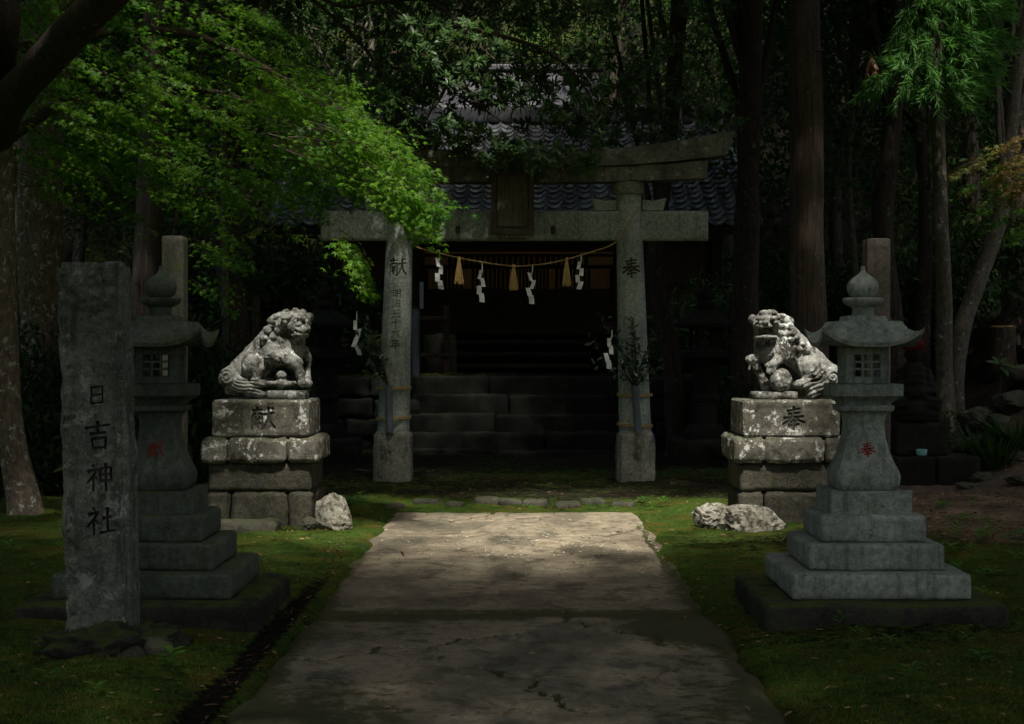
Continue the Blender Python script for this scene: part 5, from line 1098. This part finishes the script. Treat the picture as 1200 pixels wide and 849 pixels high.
sp_ = [(-3.4, 22.8), (-4.6, 21), (-5.6, 19.5), (-6.6, 21.5), (-5.0, 23.5), (-7.5, 24), (-4.2, 26.5), (-6, 27), (-8.2, 27.5), (-7.2, 18.5), (3.3, 23.6), (4.2, 24.2), (5.4, 25.4), (6.8, 25.8), (4.7, 27), (6.4, 28), (8.2, 27), (7.6, 23.4), (3.0, 25.8), (-3.2, 25.8), (8.6, 30), (-9, 31), (5.2, 31), (-5.2, 31), (7, 33.5), (-7, 33.5), (4.3, 34.5), (-4.4, 35), (0, 39), (2.6, 39), (-2.6, 39), (5, 38), (-5, 38), (8, 36), (-8, 36), (-3.9, 18.8), (-4.9, 17.6), (9.8, 28.5), (-6.0, 16.9)]
us = set()
for i, (x, y) in enumerate(sp_):
    k = rt.choice((0, 0, 1, 2)); src, lab, grp = sk[k]; o = src if k not in us else copy_tree(src); us.add(k); o.location = (x, y, gz(x, y)); o.rotation_euler = (0, 0, rt.uniform(0, 6.28)); s = rt.uniform(.9, 1.6) if y > 26 else rt.uniform(.8, 1.25); o.scale = (s, s, s*rt.uniform(.9, 1.3)); tag(o, lab, 'shrub', grp)
# --- unseen trees added to shade the clearing, their gaps shaped for the sun
def lit(G, x, y, rx, ry): return np.exp(-(((G[:, 0]-x)/rx)**2+((G[:, 1]-y)/ry)**2)**2)
def keep(P, q):  # drops crown leaves that would keep sun off chosen spots
    w = np.zeros(len(P))
    for z, spots_ in ((0.0, ((-.05, 14.4, 1.5, 1.35, 1.0), (.3, 13.0, 1.1, .85, .96), (-.1, 11.6, 1.1, .7, .55), (-.75, 10.3, .7, .5, .3), (-1.65, 13.75, .28, .3, .9), (1.65, 13.6, .4, .3, .8))), (1.45, ((-2.15, 14.45, .7, .65, 1.0), (2.35, 14.45, .7, .65, 1.0))), (3.7, ((-1.15, 13.75, 1.25, 1.05, 1.0), (-2.9, 14.9, 1.8, 1.5, .8))), (5.3, ((5.2, 20.6, 1.2, 1.1, .97),)), (4.65, ((-.65, 18.15, 1.0, .6, .97),)), (3.6, ((5.5, 18.9, .8, .7, .85),))):
        t = (P[:, 2]-z)/SUN.z; G = P-t[:, None]*np.array(SUN)
        for x, y, rx, ry, a in spots_: w = np.maximum(w, a*lit(G, x, y, rx, ry))
    hole = np.maximum(lit(P, 0.2, 7.9, 3.1, 2.3)*0.92, np.maximum(lit(P, 2.2, 9.4, 1.7, 1.7)*.85, lit(P, -1.6, 9.4, 1.9, 1.6)*.7))                       # crowns opened to let skylight down on path and lanterns
    return q.random(len(P)) > np.maximum(w, hole)
grove = [((-5.2, 1.0), (-4.0, 0.5, 9.0), (3.8, 3.8, 2.0)), ((4.8, .5), (4.0, .5, 9.2), (3.8, 3.8, 2.0)), ((1.9, -3.5), (0, -4.5, 10.2), (4.2, 4, 2.2)), ((-5.0, 6.5), (-4.6, 6.2, 9.2), (3.4, 3.6, 2)), ((5.2, 6.5), (4.7, 6.2, 9.2), (3.4, 3.6, 2)),
         ((-6.8, 12), (-5.4, 12.5, 9.6), (3.2, 3.6, 2)), ((6.6, 11.5), (5.6, 12.5, 9.8), (3.2, 3.6, 2)), ((2.4, 1.2), (.4, 3.6, 10.6), (3.8, 3.6, 1.8)), ((-8, 18.5), (-5.6, 19, 10), (3.4, 3.6, 2.4)), ((8.4, 17.5), (5.8, 18.8, 10), (3.4, 3.6, 2.4)), ((-9.5, 5), (-9.5, 5, 7.5), (3, 4.5, 4)), ((9.5, 5), (9.5, 5, 7.5), (3, 4.5, 4)),
         ((0, -12), (0, -12, 7.5), (5.5, 3, 4.5)), ((-8.5, -5), (-8.5, -5, 7.5), (3.5, 5, 4.5)), ((8.5, -5), (8.5, -5, 7.5), (3.5, 5, 4.5)), ((-10, 13), (-10, 13, 7.5), (2.8, 4.5, 4.5)), ((10, 12.5), (10, 12.5, 7.5), (2.8, 4.5, 4.5)), ((-9.5, 20.5), (-.8, 21.5, 12.5), (4, 3.6, 2)), ((9.8, 21), (2.8, 21, 12.3), (3.6, 3.6, 2)), ((-7.5, 15.5), (-2.2, 15.4, 11), (3.2, 3.3, 1.8)), ((7.8, 15), (2.4, 15.4, 11), (3.2, 3.3, 1.8)),
         ((-9.6, 24), (-4.5, 25.5, 13), (4, 3.6, 2)), ((10, 25), (4.5, 25.5, 13.2), (4, 3.6, 2)), ((-10.8, 28.5), (-4.5, 31, 14), (3.6, 4, 2.2)), ((11.2, 28.5), (5, 31, 14), (3.6, 4, 2.2)), ((-5.0, 9.8), (-.6, 9.6, 11.4), (3.4, 3.2, 1.7)), ((-11, 32), (-8.5, 31, 14.5), (4, 4.5, 2)), ((11, 32.5), (8.5, 31, 14.5), (4, 4.5, 2))]
for i, ((bx, by), c, cr) in enumerate(grove):
    b = np.array([bx, by, gz(bx, by)]); t = thing('added_shade_tree', 'unseen tall leafy tree added to shade the clearing', 'tree', b, 0, 'unseen trees added to shade the clearing'); e = np.array(c)-b
    tk = spline([(0, 0, -.2), (0.1, 0, e[2]*.35), e*np.array([.45, .45, .75]), e], 24); part('trunk', tube(tk, np.linspace(.24, .07, 24), 12, .15, i), M['bark_dark'], t, smooth=True)
    q = np.random.default_rng(900+i); bs = []
    for k in range(10):
        ee = e+randdir(1, q)[0]*np.array(cr)*.8; bs.append(tube(spline([tk[14+k % 8], (tk[14+k % 8]+ee)/2, ee], 6), np.linspace(.07, .012, 6), 5))
    part('branches', merge(*bs), M['bark_dark'], t, smooth=True)
    part('crown', crown_cloud(e, cr, 9500, .30, 920+i, keep=lambda P, q, b=b: keep(P+b, q), clusters=90, sig=.2), M['forest'], t)

# ------------------------------------------------------------------ rocks, herbs, litter, moss
rr2 = random.Random(4)
for i, (px, py, d, s) in enumerate(((1140, 492, 19.6, .30), (1165, 505, 19.2, .34), (1128, 520, 19.0, .22), (1185, 525, 18.6, .26), (1150, 455, 20.4, .42), (1190, 470, 20.2, .36), (1200, 430, 21.2, .4), (1150, 535, 18.2, .16), (1195, 548, 17.6, .18), (1130, 545, 17.8, .12), (1172, 478, 20, .2), (1110, 470, 20.6, .3))):
    x = at(px, py, d)[0]; o = part('slope_rock', lump((0, 0, 0), (s*.85, s*.7, s*.42), 60+i, .42, 2.2, 4, .8), M['rock'], None, (x, d, gz(x, d)+s*.2)); soft(o, 35); tag(o, 'mossy dark rock embedded in the slope beside the young cedar', 'rock', 'rocks on the slope')
stump = thing('tree_stump', 'low cut tree stump with a pale top on the slope', 'stump', (at(1174, 400, 23.4)[0], 23.4, gz(at(1174, 400, 23.4)[0], 23.4))); hs = at(0, 383, 23.4)[2]-stump.location.z
part('trunk', tube([(0, 0, -.1), (0, 0, hs*.3), (0, 0, hs*.9), (0, 0, hs)], [.26, .2, .17, .165], 18, .12, 4), M['bark_dark'], stump, smooth=True); part('cut_top', lathe([(.165, hs-.01), (.16, hs+.012), (.0, hs+.014)], 18), M['wood_light'], stump)
bl = thing('broad_leaf_plant', 'small plant with a few long bright leaves on the slope', 'plant', (at(1172, 425, 20)[0], 20, at(1172, 425, 20)[2]-.12))
part('leaves', leaves(np.array([(0, 0, .1)]*7), unit(np.array([(-.9, -.2, .2), (.7, -.3, -.1), (.9, -.3, -.5), (.3, -.5, -.6), (-.4, .3, .5), (.5, .4, .4), (0, -.6, .1)])), np.array([(0, -.5, .8)]*7), np.array([.2, .22, .24, .2, .15, .16, .15]), BROAD), M['forest'], bl); part('stem', tube([(0, 0, -.25), (0, 0, .1)], .008, 5), M['twig'], bl)
def tuft(n, seed, h, spread):
    q = np.random.default_rng(seed); a = q.random(n)*6.28; P = np.stack([np.cos(a), np.sin(a), 0*a], 1)*(q.random(n)*spread)[:, None]; return leaves(P, unit(np.stack([np.cos(a)*.6, np.sin(a)*.6, 0*a+1], 1)+q.normal(size=(n, 3))*.15), np.stack([np.cos(a), np.sin(a), 0*a], 1)+np.array([.01, 0, .3]), h*q.uniform(.6, 1.2, n), BLADE)
for i, (px, py, d) in enumerate(((1168, 520, 18.6), (1150, 505, 19), (1190, 515, 18.9))):
    x = at(px, py, d)[0]; g_ = thing('grass_clump', 'arching dark grass clump among the slope rocks', 'grass', (x, d, gz(x, d)), 0, 'grass clumps among the slope rocks'); part('blades', tuft(120, 80+i, .45, .14), M['forest'], g_)
# broken edging stones at the far end of the path, pebbles and litter in the gutter
for i in range(9):
    x = -1.15+i*.27+rr2.uniform(-.05, .05); y = 15.95+rr2.uniform(-.08, .12); e_ = part('edging_stone', block(rr2.uniform(.16, .26), rr2.uniform(.12, .2), .09, .03, .025, .02, 7, 600+i), M['rock'], None, (x, y, gz(x, y)-.055), (0, 0, rr2.uniform(-.3, .3)), smooth=True)
    tag(e_, 'low broken edging stone sunk in the earth past the path end', 'stone', 'edging stones past the path end')
# small bright herbs
def herb(seed, n=7, s=.07):
    q = np.random.default_rng(seed); a = np.arange(n)*2.4; P = np.stack([0*a, 0*a, .02+.05*np.arange(n)/n], 1); return leaves(P, unit(np.stack([np.cos(a), np.sin(a), .35+0*a], 1)), np.array([(0, 0, 1.)]*n), s*q.uniform(.7, 1.2, n), BROAD)
hm = [mesh('herb', *herb(k, 7+k, .06+.01*k), M['herb']) for k in range(3)]
hp_ = [(880, 625), (1110, 618), (1125, 622), (1140, 617), (1120, 640), (1150, 640), (1165, 652), (1180, 645), (1135, 655), (1190, 668), (1100, 635), (1195, 640), (765, 600), (775, 598), (755, 595), (420, 592), (430, 600), (410, 598), (445, 596), (1000, 755), (1040, 765), (985, 745), (890, 700)]
hp_ += [(rr2.uniform(1095, 1195), rr2.uniform(600, 690)) for _ in range(16)]+[(1200*rr2.random(), rr2.uniform(640, 840)) for _ in range(34)]
hp_ = [(a, b) for a, b in hp_ if not (PX0-.05 < (a-608)*1.5/(b-414) < PX1+.05) and not (abs((a-608)*1.5/(b-414)-1.975) < .7 and abs(2910/(b-414)-9.5) < .7) and not (abs((a-608)*1.5/(b-414)+2.06) < .7 and abs(2910/(b-414)-9.3) < 1.5)]
for i, (px, py) in enumerate(hp_):
    d = 2910/(py-414); x = at(px, py, d)[0]+rr2.uniform(-.02, .02); z = gz(x, d)
    h_ = link('small_herb', hm[i % 3], None, (x, d, z), (0, 0, rr2.uniform(0, 6))); h_.scale = [rr2.uniform(.7, 1.3)]*3
    tag(h_, 'tiny bright green herb sprouting from the mossy ground', 'herb', 'tiny herbs in the moss')
# fern fronds in the dark
for i, (px, py, d) in enumerate(((300, 330, 19.2), (1135, 395, 20.6), (850, 470, 21.5))):
    q = np.random.default_rng(70+i); c = at(px, py, d); P, A, N, S = [], [], [], []
    for k in range(9):
        a = k*.7; cur = spline([(0, 0, 0), (math.cos(a)*.25, math.sin(a)*.25, .28), (math.cos(a)*.6, math.sin(a)*.6, .12)], 16)
        for j in range(2, 16):
            tgt = unit(cur[j]-cur[j-1]); sd = unit(np.cross(tgt, (0, 0, 1)))
            for s in (-1, 1): P.append(cur[j]); A.append(unit(sd*s+tgt*.4)); N.append((0, 0, 1.)); S.append(.15*(1-j/18))
    z = gz(c[0], d); f_ = thing('fern', ('dark fern with arching fronds above the closed-mouth lion', 'small fern beside the leaning trunk', 'small fern near the old lantern by the gate')[i], 'fern', (c[0], d, z if i else c[2]-.2)); part('fronds', leaves(P, np.array(A), np.array(N), np.array(S), BROAD), M['forest'], f_)
    part('crown_stem', tube([(0, 0, min(-.05, z-f_.location.z-.1)), (0, 0, .03)], .05, 8), M['bark_dark'], f_)
# litter and moss
q = np.random.default_rng(99); n = 3000; yv = q.uniform(5.5, 19, n); xv = q.uniform(-1, 1, n)*(.33*yv); zv = gh(xv, yv)
inp = (xv > PX0+.03) & (xv < PX1-.03) & (yv < PY1); zv = np.where(inp, .004, zv)+.008; kp = ~((np.abs(np.abs(xv)-2.0) < .72) & (np.abs(yv-9.5) < .72)) & ((q.random(n) < .42) | ~inp)
P = np.stack([xv, yv, zv], 1)[kp]; m = len(P); lit_ = part('fallen_leaves', leaves(P, unit(q.normal(size=(m, 3))*np.array([1, 1, .12])), unit(np.array([0, 0, 1.])+q.normal(size=(m, 3))*.25), q.uniform(.02, .055, m), BROAD), M['litter']); tag(lit_, 'fallen brown leaves scattered over the path and moss', 'fallen leaves', kind='stuff')
n = 450; yv = 6.0+7.0*q.random(n); xv = PX0-.09+q.normal(size=n)*.06; P = np.stack([xv, yv, gh(xv, yv)+.004], 1); gl = part('gutter_litter', leaves(P, unit(q.normal(size=(n, 3))*np.array([1, 1, .2])), unit(np.array([0, 0, 1.])+q.normal(size=(n, 3))*.4), q.uniform(.015, .05, n), BROAD), M['dark_litter']); tag(gl, 'dark rotting leaf litter filling the gutter along the path', 'leaf litter', kind='stuff')
n = 700; xv = np.clip(q.normal(.2, .6, n), -1.1, 1.05); yv = q.normal(12.9, .75, n); kp = yv < 15.4; P = np.stack([xv, yv, 0*xv+.012], 1)[kp]; m = len(P)
pt = part('fallen_petals', leaves(P, unit(q.normal(size=(m, 3))*np.array([1, 1, .1])), unit(np.array([0, 0, 1.])+q.normal(size=(m, 3))*.25), q.uniform(.012, .035, m), BROAD), M['pale_litter']); tag(pt, 'pale fallen petals strewn across the sunlit path', 'petals', kind='stuff')
n = 2600; yv = q.uniform(12.5, 17.5, n); xv = q.uniform(2.6, 5.9, n); P = np.stack([xv, yv, gh(xv, yv)+.006], 1); tg = part('twig_litter', leaves(P, unit(q.normal(size=(n, 3))*np.array([1, 1, .15])), unit(np.array([0, 0, 1.])+q.normal(size=(n, 3))*.3), q.uniform(.02, .07, n), BROAD), M['litter']); tag(tg, 'brown leaf litter covering the bare earth by the slope', 'leaf litter', kind='stuff')
n = 150000; yv = 6.0+12*q.random(n)**1.6; xv = q.uniform(-1, 1, n)*(.34*yv+.1); mo = moss_at(xv, yv)+.25*fbm(np.stack([xv*6, yv*6, 0*xv], 1), 3, 61)
kp = (mo > .55) & ~((xv > PX0-.02) & (xv < PX1+.02) & (yv < PY1+.05)) & ~((np.abs(xv-1.975) < .67) & (np.abs(yv-9.5) < .67)) & ~((np.abs(xv+2.055) < .67) & (np.abs(yv-9.5) < .67)); xv, yv = xv[kp], yv[kp]; n = len(xv)
P = np.stack([xv, yv, gh(xv, yv)-.004], 1); mt = part('moss', leaves(P, unit(q.normal(size=(n, 3))*np.array([.7, .7, .2])+np.array([0, 0, .8])), randdir(n, q), q.uniform(.014, .034, n), NEED), M['moss_tuft']); mt.data.materials[0] = M['moss_tuft']; tag(mt, 'short soft moss covering the ground beside the path', 'moss', kind='stuff')
